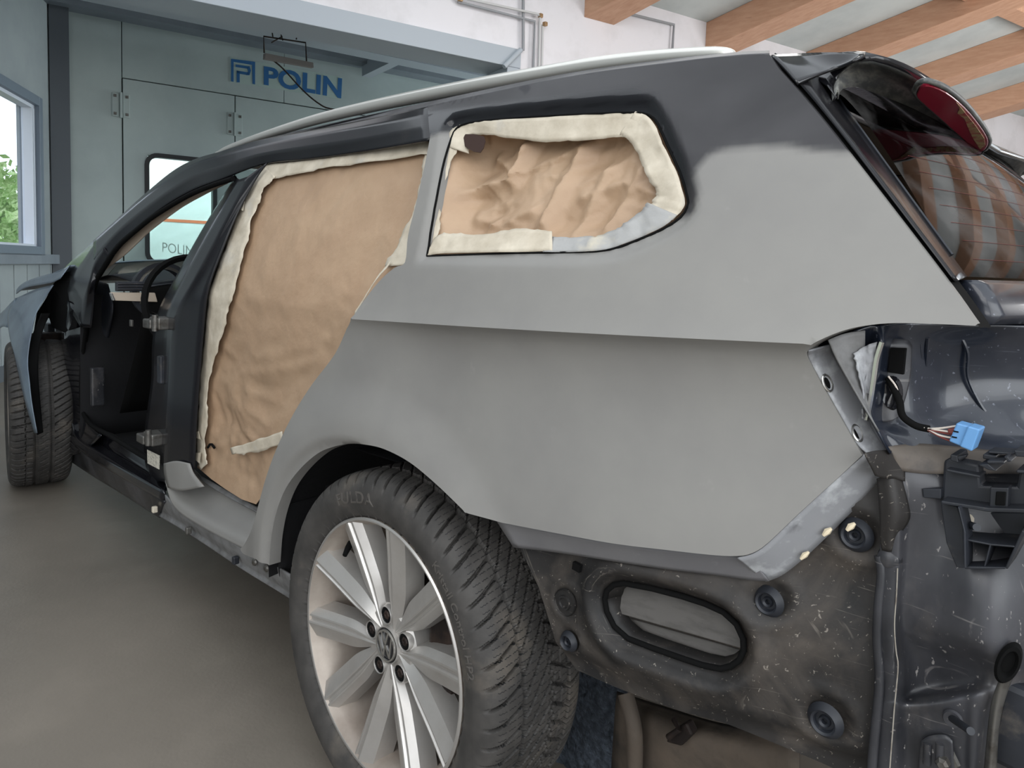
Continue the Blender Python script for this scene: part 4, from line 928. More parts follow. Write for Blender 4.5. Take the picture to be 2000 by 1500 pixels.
def wheel(name, full, label=None):
    k = .998
    prof = [(.034, .2400), (.022, .2462), (.0150, .2466), (.0125, .2440), (.0140, .2405), (.022, .2365), (.030, .2330), (.036, .2290), (.075, .2240), (.120, .2160), (.190, .2080), (.212, .2300), (.216, .2440), (.205, .2440), (.185, .2140), (.11, .2200), (.045, .2330)]
    w = lathe(name, prof, 'alloy_dusty', car, 144 if full else 64, closed=True)
    V, F, uv = tyre(1500 if full else 800, not full); fastmesh('tyre', V, F, tyremat(not full), w, uv)
    if not full: return w
    MTL = MT['rubber']; MT['letter'] = M('worn_tyre_lettering', srgb(80, 76, 72), .7)
    sidetext('Kristall Control HP2', math.radians(52), .280, .0215, 'letter', w, wide=1.05)
    sidetext('FULDA', math.radians(116), .276, .032, 'letter', w, wide=1.25); sidetext('235/45 R18', math.radians(-60), .280, .018, 'letter', w)
    # rim lip polished ring
    lathe('rim_lip', [(.0140, .2405), (.0121, .2440), (.0146, .2470), (.0118, .2440), (.0118, .2415)], 'alloy', w, 144)
    # hub disc
    lathe('hub_plate', [(.0455, .030), (.0465, .036), (.0475, .066), (.056, .076), (.10, .080), (.10, .030)], 'alloy', w, 60, closed=True)
    spo = None
    for L_ in range(5):
        for sgn in (-1, 1):
            la = LUG0+L_*2*math.pi/5; rows = []; K = 20
            def pol(r, dg): return np.array([r*math.cos(la+sgn*math.radians(dg)), 0, r*math.sin(la+sgn*math.radians(dg))])
            A_ = pol(.036, 33); B_ = pol(.2400, 17.6); ax_ = (B_-A_)/np.linalg.norm(B_-A_); tn = np.array([-ax_[2], 0, ax_[0]])*sgn
            for i in range(K+1):
                t = i/K; hw = .0095+.0155*float(sstep(t, 0, .45))+.004*t; c = A_*(1-t)+B_*t
                yo = .0455-.0215*min(t/.72, 1)-.0105*max(0, (t-.72)/.28); g = .35+.65*min(1, max(0, (t-.12)/.2))
                pts = [(-hw*1.20, yo+.050), (-hw*1.02, yo+.0150), (-hw*.78, yo+.0070), (-hw*.62, yo+.0022), (-hw*.50, yo+.0016), (-hw*.42, yo+.0050*g), (-hw*.24, yo+.0050*g), (-hw*.14, yo), (-hw*.02, yo-.0006), (hw*1.0, yo+.0105), (hw*1.22, yo+.050)]
                rows.append([c+tn*p+np.array([0, q, 0]) for p, q in pts])
            V = np.array(rows).reshape(-1, 3); k_ = 11; F = [(i*k_+j, i*k_+j+1, (i+1)*k_+j+1, (i+1)*k_+j) for i in range(K) for j in range(k_-1)]
            F.append(tuple(range(k_))); F.append(tuple(K*k_+j for j in range(k_))[::-1])
            F += [(i*k_, (i+1)*k_, (i+1)*k_+k_-1, i*k_+k_-1) for i in range(K)]
            o = mesh('spoke', V, F, 'alloy', w, True, autos=13)
            bm = bmesh.new(); bm.from_mesh(o.data); bmesh.ops.recalc_face_normals(bm, faces=bm.faces); bm.to_mesh(o.data); bm.free()
    for L_ in range(5):
        la = LUG0+L_*2*math.pi/5; c = (.056*math.cos(la), 0, .056*math.sin(la))
        lathe('lug_pocket', [(.0452, .0148), (.0425, .0156), (.0420, .0166), (.046, .0180), (.090, .0190)], 'alloy', w, 28, c=c)
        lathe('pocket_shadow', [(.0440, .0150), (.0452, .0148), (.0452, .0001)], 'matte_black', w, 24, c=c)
        lathe('wheel_bolt', [(.0448, .0001), (.0448, .0036), (.0432, .0042), (.0432, .0070), (.0445, .0088), (.0452, .0092)], 'rust', w, 6, c=c, autos=20)
    # centre cap and emblem
    lathe('hub_cap', [(.0395, .0001), (.0400, .020), (.0415, .0290), (.0435, .0325), (.05, .0345), (.07, .0345)], 'black_clean', w, 48)
    lathe('cap_ring', [(.0430, .0322), (.0400, .0335), (.0400, .0350), (.046, .0362), (.07, .0362)], 'alloy', w, 48)
    la = LUG0-math.pi/2
    def E(x, y, h): 
        R_ = .0262; X_, Z_ = x*R_, y*R_; return (X_*math.cos(la)-Z_*math.sin(la), h, X_*math.sin(la)+Z_*math.cos(la))
    lathe('emblem_ring', [(.0400, .0262), (.0368, .0268), (.0368, .0296), (.0410, .0302)], 'chrome', w, 48)
    def bar(p, q, wd=.15):
        p = np.array(p); q = np.array(q); d = (q-p)/np.linalg.norm(q-p); n = np.array([-d[1], d[0]])*wd/2
        A = [E(*(p+n), .0372), E(*(q+n), .0372), E(*(q-n), .0372), E(*(p-n), .0372)]; B = [(a[0], .0400, a[2]) for a in A]; hexa('emblem_bar', [np.array(a) for a in A], [np.array(b) for b in B], 'chrome', w)
    for p, q in (((-.42, .93), (-.04, .16)), ((.42, .93), (.04, .16)), ((-.06, .15), (.06, .15)), ((-.80, .62), (-.38, -.84)), ((.80, .62), (.38, -.84)), ((-.38, -.84), (-.04, .0)), ((.38, -.84), (.04, .0)), ((-.06, -.02), (.06, -.02))): bar(p, q)
    # valve
    va = math.radians(133); c = [.212*math.cos(va), .0, .212*math.sin(va)]
    tube('valve', [(c[0], .050, c[2]), (c[0]*.965, .040, c[2]*.965), (c[0]*.90, .026, c[2]*.90)], .0055, 'matte_black', w, 10, rs=[.0075, .0065, .0048])
    return w
rw = wheel('rear_wheel', True); rw.location = (0, 0, 0)
def place(w, x, cam_, toe):
    w.matrix_world = Matrix.Translation((x, .1, WR)) @ Matrix.Rotation(toe, 4, 'Z') @ Matrix.Rotation(-cam_, 4, 'X') @ Matrix.Translation((0, -.1, 0))
place(rw, 0, .0202, -.0061)
fw_ = wheel('front_wheel', False); place(fw_, -2.791, 0, -.16); fw_.matrix_world = Matrix.Translation((0, -.035, 0)) @ fw_.matrix_world
# far side wheels
for w, x in ((rw, 0), (fw_, -2.791)):
    c = w.copy(); COL.objects.link(c); c.parent = car; c.matrix_world = Matrix.Translation((x, 1.832-.1, WR)) @ Matrix.Rotation(math.pi, 4, 'Z') @ Matrix.Translation((0, -.1, 0))
    for ch in w.children:
        if ch.name.split('.')[0] in ('tyre', 'spoke', 'hub_plate', 'hub_cap'): d = ch.copy(); COL.objects.link(d); d.parent = c
# brake disc, caliper
lathe('brake_disc', [(.105, .05), (.105, .140), (.118, .140), (.118, .05), (.09, .05), (.09, .03)], 'rust', car, 48, c=(0, 0, WR))
ybox('brake_caliper', (.125, .11, WR+.03), (.07, .09, .15), 'rust', car, bevel=.012)
lathe('brake_disc', [(.105, .05), (.105, .140), (.118, .140), (.118, .05)], 'rust', car, 32, c=(-2.791, 0, WR))
# wheel housing liner
ax, az = ARC
lathe('wheelhouse_liner', [(.030, .392), (.06, .40), (.20, .405), (.33, .38), (.36, .30), (.36, .0)], 'void', car, 48, c=(ax, 0, az), arc=(math.radians(60), math.radians(183)))
patch('wheelhouse_front', [[(-.452, .06, .315), (-.455, .2, .315), (-.455, .36, .315)], [(-.44, .05, .36), (-.445, .2, .33), (-.45, .36, .33)], [(-.42, .045, .50), (-.43, .2, .50), (-.43, .36, .50)]], 'void', car, 12, 9, thick=.003, world=True)
# ================================================================== LOWER REAR SIDE (behind the missing bumper)
OFF = .050
low_out = [(1003, 1060), (1090, 1070), (1200, 1085), (1300, 1100), (1400, 1112), (1500, 1125), (1560, 1085), (1640, 1005), (1700, 945), (1735, 900), (1752, 905), (1752, 960), (1750, 1050), (1748, 1150), (1742, 1250), (1745, 1330), (1740, 1420), (1736, 1530), (1640, 1525), (1560, 1490), (1480, 1455), (1400, 1421), (1330, 1400), (1250, 1372), (1180, 1345), (1112, 1318), (1092, 1290), (1078, 1250), (1062, 1200), (1045, 1150), (1022, 1100)]
vent_px = [(1180, 1174), (1184, 1158), (1197, 1147), (1217, 1144), (1270, 1154), (1327, 1169), (1370, 1183), (1405, 1199), (1430, 1222), (1443, 1250), (1444, 1272), (1436, 1290), (1420, 1302), (1400, 1307), (1366, 1300), (1330, 1288), (1270, 1267), (1224, 1249), (1198, 1226), (1184, 1198)]
def L0(x, z): return S(x, z)*.6+.4*(.014+plan(x))+OFF
def LS(u, v, off=0): return SURF(u, v, lambda x, z: float(L0(x, z))+off)
vent = [tuple(LS(u, v)[[0, 2]]) for u, v in vent_px]
lo = [tuple(LS(u, v)[[0, 2]]) for u, v in low_out]
boss = [(LS(u, v)[[0, 2]], r) for u, v, r in ((1103, 1177, .024), (1110, 1253, .020), (1500, 1175, .028), (1670, 1045, .030), (1611, 1408, .032))]
bulg = [(LS(u, v)[[0, 2]], r, h) for u, v, r, h in ((1560, 1120, .05, .010), (1420, 1120, .07, -.006), (1640, 1130, .035, .008), (1640, 1290, .06, -.006), (1580, 1370, .10, .006))]
ramp = [LS(u, v)[[0, 2]] for u, v in ((1140, 1330), (1500, 1470))]
def ylow(x, z):
    y = L0(x, z)
    d = sdist(x, z, vent)
    y = y-.013*np.exp(-((d+.026)/.014)**2)+.012*sstep(d, -.022, -.002)
    y = y+.004*sstep(-d, .05, .09)
    for c, r in boss:
        q = np.hypot(x-c[0], z-c[1]); y = y+.007*(1-sstep(q, r*.45, r))-.004*np.exp(-((q-r*1.15)/(r*.25))**2)
    for c, r, h in bulg: y = y+h*np.exp(-((x-c[0])**2+(z-c[1])**2)/r**2)
    # lower return edge rolls outwards along the bottom
    n_ = np.array([noise.noise(Vector((a*11, b*11, 2)))*.0025+noise.noise(Vector((a*4, b*4, 7)))*.006 for a, b in zip(x, z)])
    # line parallel to the bottom edge
    a, b = ramp; dv = (b-a)/np.linalg.norm(b-a); dist = (x-a[0])*dv[1]-(z-a[1])*dv[0]
    y = y+.012*sstep(dist, -.045, -.015)
    return y+n_
cdtpanel('rear_side_inner_panel', lo, [vent], ylow, 'dirty', car, step=.0075, thick=.012)
vc = np.mean(vent, 0)
def ringpts(scale, off): return [np.array([*(vc+(np.array(p)-vc)*scale), 0]) for p in vent]
def vring(sc_, off): 
    out = []
    for p in vent: q = vc+(np.array(p)-vc)*sc_; out.append(np.array([q[0], float(L0(q[0], q[1]))+off, q[1]]))
    return out
# vent: rubber frame with two flaps
vf = tube('vent_frame', vring(1.03, .006)+vring(1.03, .006)[:1], .0042, 'matte_black', car, 10)
rows = [vring(1.02, .006), vring(.985, .022), vring(.93, .034)]
G = np.array([r+[r[0]] for r in rows]); V, F = gridmesh(G); mesh('vent_collar', V, F, 'dirty', vf, True, solid=.002, off=0)
MT['flap'] = M('grey_vent_flap', srgb(84, 81, 78), .6, 0, srgb(66, 63, 60), 20, .45, .7, streak=(1, 1, 4))
def flap(a, b, c, d, t0, t1, nm):
    P = [LS(*a, t0), LS(*b, t0), LS(*c, t1), LS(*d, t1)]; Q_ = [p+np.array([0, .004, 0]) for p in P]; hexa('vent_flap', P, Q_, 'flap', vf, .0015)
flap((1165, 1130), (1470, 1190), (1465, 1272), (1165, 1186), .036, .024, 'a')
flap((1165, 1190), (1470, 1276), (1470, 1350), (1165, 1280), .040, .028, 'b')
# grommets / plugs, square hole
for (u, v, r, kind) in ((1103, 1177, .020, 0), (1110, 1253, .013, 1), (1500, 1175, .0165, 1), (1670, 1045, .017, 1), (1611, 1408, .018, 1)):
    P = LS(u, v, .004)
    if kind == 0: o = lathe('plug', [(-.001, .0001), (-.001, .35*r), (-.0035, .42*r), (-.0035, .55*r), (.0, .6*r), (.0, .95*r), (-.002, r), (.003, 1.06*r)], 'dirty', car, 32)
    else: 
        o = lathe('grommet', [(.004, .0001), (.004, .18*r), (-.002, .2*r), (-.004, .34*r), (.001, .42*r), (.001, .62*r), (-.005, .7*r), (-.007, .85*r), (-.004, 1.0*r), (.002, 1.25*r)], 'plastic', car, 32)
    o.location = P
ybox('square_hole', LS(1127, 1107, -.001), (.014, .006, .012), 'matte_black', car, Matrix.Rotation(.12, 3, 'Y'))
for (u, v, r) in ((1616, 1040, .007), (1572, 1086, .006), (1662, 1030, .007)):
    pts = [LS(u+q[0], v+q[1], -.012) for q in ((-8, 6), (0, -2), (8, -8))]; tube('filler_blob', pts, r*.5, 'filler', car, 6, rs=[r*.3, r*.6, r*.25])
# ---- rear corner: seam bead, corner panel
def rrow(v, cols): return [(u, v+dv, y) for u, dv, y in cols]
R_ = [
 [(1725, 896, .170), (1752, 893, .172), (1775, 890, .178), (1830, 886, .195), (1900, 886, .225), (1960, 888, .25), (2040, 890, .27)],
 [(1722, 930, .160), (1752, 932, .160), (1778, 936, .165), (1830, 940, .180), (1900, 945, .200), (1960, 948, .22), (2040, 950, .24)],
 [(1720, 1020, .152), (1754, 1020, .152), (1778, 1025, .165), (1830, 1030, .175), (1900, 1035, .185), (1960, 1038, .20), (2040, 1040, .23)],
 [(1716, 1120, .150), (1752, 1120, .150), (1772, 1125, .168), (1830, 1130, .168), (1900, 1135, .160), (1960, 1138, .17), (2040, 1140, .21)],
 [(1712, 1200, .148), (1748, 1200, .148), (1766, 1200, .172), (1830, 1215, .166), (1900, 1228, .152), (1955, 1235, .158), (2040, 1215, .20)],
 [(1710, 1235, .148), (1747, 1235, .148), (1768, 1232, .176), (1830, 1250, .178), (1900, 1262, .158), (1955, 1272, .160), (2040, 1250, .20)],
 [(1710, 1260, .148), (1748, 1260, .148), (1772, 1262, .186), (1830, 1280, .196), (1900, 1292, .188), (1955, 1298, .172), (2040, 1280, .205)],
 [(1708, 1320, .150), (1750, 1320, .150), (1775, 1322, .190), (1830, 1326, .205), (1900, 1322, .200), (1950, 1316, .182), (2040, 1310, .215)],
 [(1707, 1362, .152), (1748, 1362, .152), (1775, 1356, .188), (1830, 1350, .198), (1890, 1344, .195), (1940, 1336, .185), (2040, 1330, .24)],
 [(1706, 1376, .150), (1746, 1376, .150), (1775, 1376, .165), (1830, 1370, .170), (1880, 1362, .172), (1930, 1358, .176), (2040, 1360, .26)],
 [(1705, 1400, .150), (1744, 1400, .150), (1775, 1402, .168), (1830, 1398, .172), (1880, 1396, .176), (1925, 1396, .182), (2040, 1400, .27)],
 [(1703, 1460, .152), (1741, 1460, .152), (1775, 1462, .172), (1830, 1460, .176), (1880, 1458, .180), (1922, 1456, .186), (2040, 1460, .28)],
 [(1700, 1540, .152), (1738, 1540, .152), (1775, 1540, .172), (1830, 1540, .176), (1880, 1540, .180), (1915, 1540, .186), (2040, 1540, .28)]]
patch('rear_corner_panel', R_, 'dirty_shine', car, 70, 133, thick=.004)
MT['seam_edge'] = MT['seal']
tube('seam_edge', [Y(u, v, .1475) for u, v in sm([(1753, 1110), (1751, 1160), (1747, 1220), (1750, 1270), (1754, 1300), (1750, 1350), (1747, 1380), (1744, 1420), (1738, 1500), (1736, 1540)], 4)], .0007, 'seal', car, 6)
# thick sealer bead up the seam
tube('sealer_bead', [LS(u, v, -.006) for u, v in sm([(1716, 1085), (1722, 1120), (1716, 1180), (1713, 1250), (1718, 1320), (1712, 1400), (1706, 1460), (1700, 1540)], 3)], .0055, 'dirty_shine', car, 10)
lathe('bead_lump', [(-.006, .0001), (-.006, .006), (-.002, .012), (.006, .014)], 'dirty_shine', car, 20).location = LS(1735, 1092, -.008)
patch('seam_cover', [[(1712, 935, .150), (1738, 925, .148), (1762, 935, .160)], [(1716, 980, .146), (1745, 975, .142), (1775, 985, .158)], [(1718, 1015, .146), (1745, 1015, .142), (1777, 1015, .158)], [(1718, 1050, .148), (1740, 1050, .145), (1756, 1048, .156)], [(1722, 1075, .15), (1738, 1078, .148), (1748, 1075, .154)]], 'dirty', car, 12, 17, thick=.002)
patch('corner_gusset', [[(1690, 885, .100), (1715, 880, .125), (1740, 880, .150), (1765, 888, .172)], [(1700, 905, .105), (1722, 905, .130), (1745, 905, .150), (1768, 908, .168)], [(1712, 930, .12), (1730, 935, .14), (1748, 935, .15), (1768, 940, .160)]], 'dirty', car, 14, 11, thick=.002)
# studs and bolts on the corner
def stud(name, a, b, r, y0, y1, mat='plastic'):
    return tube(name, [Y(*a, y0), Y(*b, y1)], r, mat, car, 12)
s_ = stud('stud', (1858, 1402), (1896, 1428), .0042, .172, .12, 'plastic'); lathe('washer', [(-.002, .0001), (-.003, .009), (.0, .0105)], 'dirty_shine', s_, 20, c=Y(1861, 1404, .170)); 
s_ = stud('stud', (1880, 1020), (1908, 1030), .0042, .19, .15, 'plastic')
lathe('stud_nut', [(-.01, .0001), (-.01, .007), (.0, .009), (.004, .011)], 'tape', s_, 14, c=Y(1884, 1016, .188))
hx = lathe('hex_bolt', [(-.016, .0001), (-.016, .004), (-.012, .007), (-.003, .0075), (-.003, .014), (.001, .016)], 'steel', car, 6, autos=20); hx.location = Y(1845, 1483, .172)
patch('access_plate', [[(1798, 1448, .168), (1815, 1438, .168), (1845, 1436, .168), (1860, 1448, .168)], [(1794, 1480, .168), (1815, 1478, .168), (1842, 1476, .168), (1862, 1480, .168)], [(1790, 1540, .168), (1815, 1540, .168), (1842, 1540, .168), (1866, 1540, .168)]], 'dirty_shine', car, 12, 9, thick=.003)
for u in (1812, 1836): tube('plate_rib', [Y(u, 1452, .167), Y(u-2, 1492, .167)], .0045, 'dirty_shine', car, 10)
o = lathe('oval_grommet', [(.003, .0001), (.003, .010), (-.003, .013), (-.003, .017), (.002, .020)], 'matte_black', car, 28); o.location = Y(1970, 1296, .158); o.rotation_euler = (0, .25, .35); o.scale = (.55, 1, 1.25)
patch('edge_flange', [[(1950, 1330, .168), (1962, 1322, .165), (1985, 1312, .175)], [(1936, 1370, .172), (1950, 1362, .168), (1968, 1352, .175)], [(1928, 1430, .176), (1940, 1425, .170), (1952, 1420, .178)], [(1918, 1540, .18), (1930, 1540, .172), (1945, 1540, .18)]], 'steel', car, 9, 13, thick=.003)
# dark tow/crash structure at the right edge
ybox('crash_bar_end', Y(1985, 1415, .22)+np.array([.03, .06, 0]), (.10, .16, .10), 'plastic', car, Matrix.Rotation(.1, 3, 'Y'), bevel=.008)
plate('bracket_tab', [(1945, 1385), (1978, 1378), (1982, 1430), (1942, 1425)], .205, .23, 'plastic', car)
# ---- lamp pocket
pk = [
 [(1622, 668, .105), (1690, 640, .135), (1722, 634, .150), (1770, 632, .190), (1830, 632, .215), (1900, 636, .240), (1960, 636, .26), (2050, 640, .29)],
 [(1640, 700, .112), (1688, 690, .160), (1722, 672, .140), (1745, 672, .185), (1790, 672, .210), (1860, 676, .250), (1950, 680, .28), (2050, 684, .31)],
 [(1662, 742, .116), (1690, 740, .165), (1712, 730, .138), (1742, 730, .190), (1784, 730, .212), (1850, 735, .258), (1945, 740, .29), (2050, 745, .32)],
 [(1690, 792, .118), (1698, 790, .160), (1702, 790, .138), (1738, 790, .190), (1780, 790, .208), (1850, 795, .255), (1945, 800, .28), (2050, 800, .31)],
 [(1712, 832, .120), (1704, 828, .150), (1706, 826, .142), (1738, 826, .182), (1790, 832, .200), (1860, 842, .235), (1945, 848, .26), (2050, 850, .30)],
 [(1728, 862, .126), (1722, 856, .148), (1726, 850, .158), (1745, 850, .168), (1800, 862, .192), (1870, 870, .212), (1950, 874, .235), (2050, 876, .27)],
 [(1742, 884, .140), (1742, 886, .150), (1748, 888, .160), (1765, 890, .168), (1815, 894, .182), (1880, 897, .195), (1955, 900, .215), (2050, 902, .24)]]
patch('lamp_pocket', pk, 'blue_black', car, 90, 61, thick=.003)
MT['sealy'] = M('dusty_ledge', srgb(70, 66, 64), .6, 0, srgb(118, 108, 98), 12, .4, .65, bump=.3, bscale=60, bdist=.001, dust=srgb(32, 31, 32), dscale=6, dlo=.5, dhi=.65)
patch('pocket_ledge', [[(1735, 872, .150), (1790, 866, .186), (1870, 872, .205), (1950, 880, .225), (2050, 884, .25)], [(1745, 890, .152), (1800, 892, .176), (1880, 898, .190), (1955, 900, .205), (2050, 902, .23)], [(1752, 918, .158), (1800, 925, .172), (1880, 925, .185), (1955, 925, .20), (2050, 925, .22)]], 'sealy', car, 40, 9, thick=.003)
# reinforcement plate with the wiring holes
patch('hole_plate', [[(1733, 668, .176), (1745, 662, .180), (1772, 664, .192), (1782, 674, .198)], [(1726, 740, .176), (1742, 740, .180), (1765, 740, .190), (1778, 740, .196)], [(1716, 800, .168), (1735, 800, .174), (1750, 802, .180), (1760, 806, .186)], [(1711, 820, .164), (1725, 824, .168), (1742, 822, .174), (1752, 815, .180)]], 'dirty_shine', car, 12, 17, thick=.002)
plate('lamp_hole', [(1739, 679), (1769, 680), (1764, 732), (1733, 727)], .172, .178, 'matte_black', car)
o = lathe('wire_grommet', [(.001, .0001), (-.002, .009), (-.005, .012), (.001, .015)], 'black_clean', car, 24); o.location = Y(1742, 768, .176); o.scale = (.8, 1, 1.4)
for i, px in enumerate(([(1876, 655), (1890, 690), (1890, 735), (1912, 785), (1938, 825), (1937, 850), (1925, 858)], [(1920, 694), (1945, 735), (1968, 790), (1985, 860)], [(1920, 694), (1917, 725), (1945, 775), (1966, 815), (1970, 850), (1985, 870)], [(1795, 655), (1800, 720), (1795, 790)], [(1812, 660), (1806, 730), (1800, 800)])):
    yy_ = [.252, .285, .283, .212, .218][i]
    tube('stamped_ridge', [Y(u, v, yy_+.012*(k/len(px))) for k, (u, v) in enumerate(sm(px, 4))], .0022, 'blue_black', car, 6)
patch('pocket_side', [[(1618, 664, .098), (1650, 652, .112), (1690, 646, .124)], [(1634, 700, .104), (1662, 690, .120), (1690, 684, .134)], [(1660, 745, .108), (1676, 742, .124), (1693, 738, .138)], [(1690, 795, .112), (1694, 792, .124), (1699, 790, .134)], [(1718, 842, .118), (1712, 835, .126), (1704, 828, .132)]], 'primer_dirty', car, 16, 17, thick=.002)
# thin metal-coloured bead along the pocket's left rib
tube('rib_bead', [Y(u, v, .132) for u, v in sm([(1722, 668), (1712, 700), (1706, 740), (1700, 780), (1692, 820)], 4)], .003, 'chrome', car, 6)
patch('torn_metal', [[(1668, 690, .118), (1690, 676, .128), (1712, 668, .132)], [(1676, 720, .118), (1690, 730, .130), (1706, 720, .134)], [(1688, 770, .122), (1692, 780, .132), (1698, 790, .136)], [(1684, 815, .124), (1690, 820, .130), (1694, 825, .134)]], 'primer_scuffed', car, 8, 19, thick=.002, disp=lambda G: G+np.array([[[0, .006*noise.noise(Vector((i*.8, j*1.3, 0))), 0] for j in range(G.shape[1])] for i in range(G.shape[0])]))
# ---- wiring and blue plug
wr_ = [(1735, 738), (1746, 760), (1757, 785), (1760, 805), (1768, 818), (1790, 832), (1815, 838)]
loom = tube('wiring_loom', [Y(u, v, .165-.012*math.sin(k/24*3)) for k, (u, v) in enumerate(sm(wr_, 4))], .0042, 'matte_black', car, 10)
for i, (px, mt) in enumerate((([(1735, 735), (1750, 755), (1757, 780)], 'wire_w'), ([(1812, 838), (1840, 836), (1868, 832)], 'wire_w'), ([(1812, 839), (1835, 850), (1862, 856)], 'wire_w'), ([(1812, 838), (1840, 845), (1866, 850)], 'wire_r'), ([(1812, 837), (1845, 842), (1866, 845)], 'wire_w'), ([(1812, 840), (1836, 853), (1858, 862)], 'wire_r'), ([(1785, 828), (1796, 832), (1806, 836)], 'wire_w'))):
    tube('wire', [Y(u, v, .158) for u, v in sm(px, 5)], .0011, mt, loom, 6)
bp_ = [(1868, 826), (1912, 838), (1896, 880), (1853, 862)]
bc_ = plate('plug', bp_, .150, .172, 'blue', loom, .0015); bc_['label'] = 'blue wiring plug'
plate('plug_shell', [(1890, 832), (1914, 839), (1898, 882), (1874, 872)], .147, .174, 'blue', loom, .0015)
plate('plug_lug', [(1850, 838), (1866, 836), (1864, 848), (1852, 848)], .155, .165, 'wire_r', loom, .001)
for a in ((1862, 842), (1859, 853)): tube('plug_slot', [Y(a[0], a[1], .1495), Y(a[0]+10, a[1]+2, .1495)], .0008, 'matte_black', loom, 5)
# ---- bumper bracket, dark plastic
brk_ = plate('bumper_bracket', [(1843, 900), (1855, 895), (1912, 908), (1916, 948), (1985, 950), (1990, 920), (2060, 915), (2060, 998), (1930, 992), (1838, 978)], .175, .200, 'plastic', car, .003)
def bpl(px, y0, y1, nm='bracket_web', mt='plastic'): return plate(nm, px, y0, y1, mt, brk_, .001)
bpl([(1838, 978), (1930, 992), (2060, 996), (2060, 1004), (1930, 1000), (1838, 984)], .150, .20, 'bracket_shelf')
bpl([(1848, 916), (1914, 929), (1914, 934), (1848, 921)], .160, .19, 'bracket_shelf')
bpl([(1837, 980), (1870, 990), (1882, 1030), (1884, 1110), (1868, 1108), (1848, 1060)], .165, .172, 'bracket_cheek')
bpl([(1870, 990), (1874, 992), (1886, 1040), (1887, 1110), (1882, 1110), (1881, 1035)], .140, .172, 'bracket_rib')
bpl([(1884, 1052), (1935, 1062), (1982, 1066), (1982, 1070), (1935, 1066), (1884, 1056)], .150, .20, 'bracket_shelf')
bpl([(1932, 1064), (1936, 1064), (1924, 1110), (1920, 1110)], .150, .20, 'bracket_rib')
bpl([(1884, 1106), (1964, 1108), (1964, 1112), (1884, 1112)], .148, .20, 'bracket_shelf')
bpl([(1996, 1035), (2003, 1040), (1968, 1112), (1962, 1110)], .150, .21, 'bracket_rib')
bpl([(1884, 1000), (2010, 1002), (1998, 1040), (1964, 1108), (1884, 1108)], .200, .206, 'bracket_back')
bpl([(1934, 952), (1970, 953), (1968, 994), (1932, 992)], .160, .18, 'bracket_post'); bpl([(1945, 960), (1965, 961), (1963, 988), (1943, 987)], .1585, .1605, 'bracket_slot', 'matte_black')
bpl([(1856, 888), (1870, 890), (1872, 904), (1856, 900)], .155, .20, 'bracket_clip'); bpl([(1868, 892), (1888, 888), (1886, 893), (1872, 900)], .155, .165, 'bracket_clip')
bpl([(1910, 908), (1930, 906), (1946, 920), (1930, 918)], .150, .20, 'bracket_clip'); bpl([(1927, 900), (1960, 900), (1962, 906), (1928, 906)], .150, .19, 'bracket_clip')
bpl([(1960, 892), (1968, 891), (1976, 901), (1968, 903)], .148, .18, 'bracket_clip'); bpl([(1920, 887), (1945, 891), (1945, 900), (1919, 896)], .165, .2, 'bracket_clip')
bpl([(1930, 881), (1975, 884), (1995, 878), (1995, 883), (1976, 889), (1930, 886)], .17, .2, 'bracket_shelf'); bpl([(1985, 918), (2060, 922), (2060, 928), (1985, 924)], .155, .20, 'bracket_shelf')
bpl([(1980, 880), (2060, 885), (2060, 895), (1984, 892)], .16, .2, 'bracket_shelf')
bpl([(1801, 955), (1838, 955), (1838, 975), (1803, 972)], .168, .18, 'bracket_clip')
# ================================================================== TAILGATE
tz = np.array([1.02, 1.07, 1.10, 1.16, 1.20, 1.26, 1.303, 1.34, 1.37]); txe = np.array([.878, .862, .843, .802, .775, .732, .700, .670, .640])
def xe(z): return np.interp(z, tz, txe)
def ye(z): return .235+.10*(z-1.07)/.25
def gx_(y, z, extra=0):
    h = .916-ye(z); return xe(z)+np.interp(z, [1.07, 1.15, 1.256, 1.30, 1.333], [.09, .085, .073, .055, .030])*(1-np.clip(np.abs((y-.916)/h), 0, 1.2)**2)+extra
_pg = np.polyfit([192, 218, 251, 279, 334, 408, 462, 506, 540], [1637, 1656, 1678, 1699, 1741, 1791, 1832, 1865, 1889], 3)
# black side of the tailgate between gap and glass
gp = [(gapu(v, 13), v) for v in (113, 174, 240, 310, 380, 440, 500, 549)]
ge = [(1648, 128), (1630, 158)]+[(float(np.polyval(_pg, v)), v) for v in (192, 255, 330, 400, 470, 540)]
A = []
for (u, v) in sm(gp, 5): A.append(Sx(u, v, .006))
Bq = []
for i, (u, v) in enumerate(sm(ge, 5)):
    f = i/35; Bq.append(Y(u, v, .335-.10*f))
mid = [a*.5+b*.5+np.array([.004, -.012, 0]) for a, b in zip(A, Bq)]
A0 = [a+np.array([-.004, .03, 0]) for a in A]
G = np.array([A0, A, [a*.75+b*.25+np.array([.003, -.008, 0]) for a, b in zip(A, Bq)], mid, [a*.2+b*.8+np.array([.001, -.006, 0]) for a, b in zip(A, Bq)], Bq]); V, F = gridmesh(G); mesh('tailgate_side', V, F, 'black', car, True, solid=.004, off=-1)
tube('glass_trim', [b+np.array([.001, -.002, 0]) for b in Bq[4:-3]], .0022, 'plastic', car, 6)
# dark gap behind the shut line
G = np.array([[Sx(u, v, .004) for u, v in [(gapu(v, -1), v) for v in np.linspace(112, 640, 30)]], [Sx(u, v, .03) for u, v in [(gapu(v, 22), v) for v in np.linspace(112, 640, 30)]]]); V, F = gridmesh(G); mesh('shut_gap', V, F, 'matte_black', car, True)
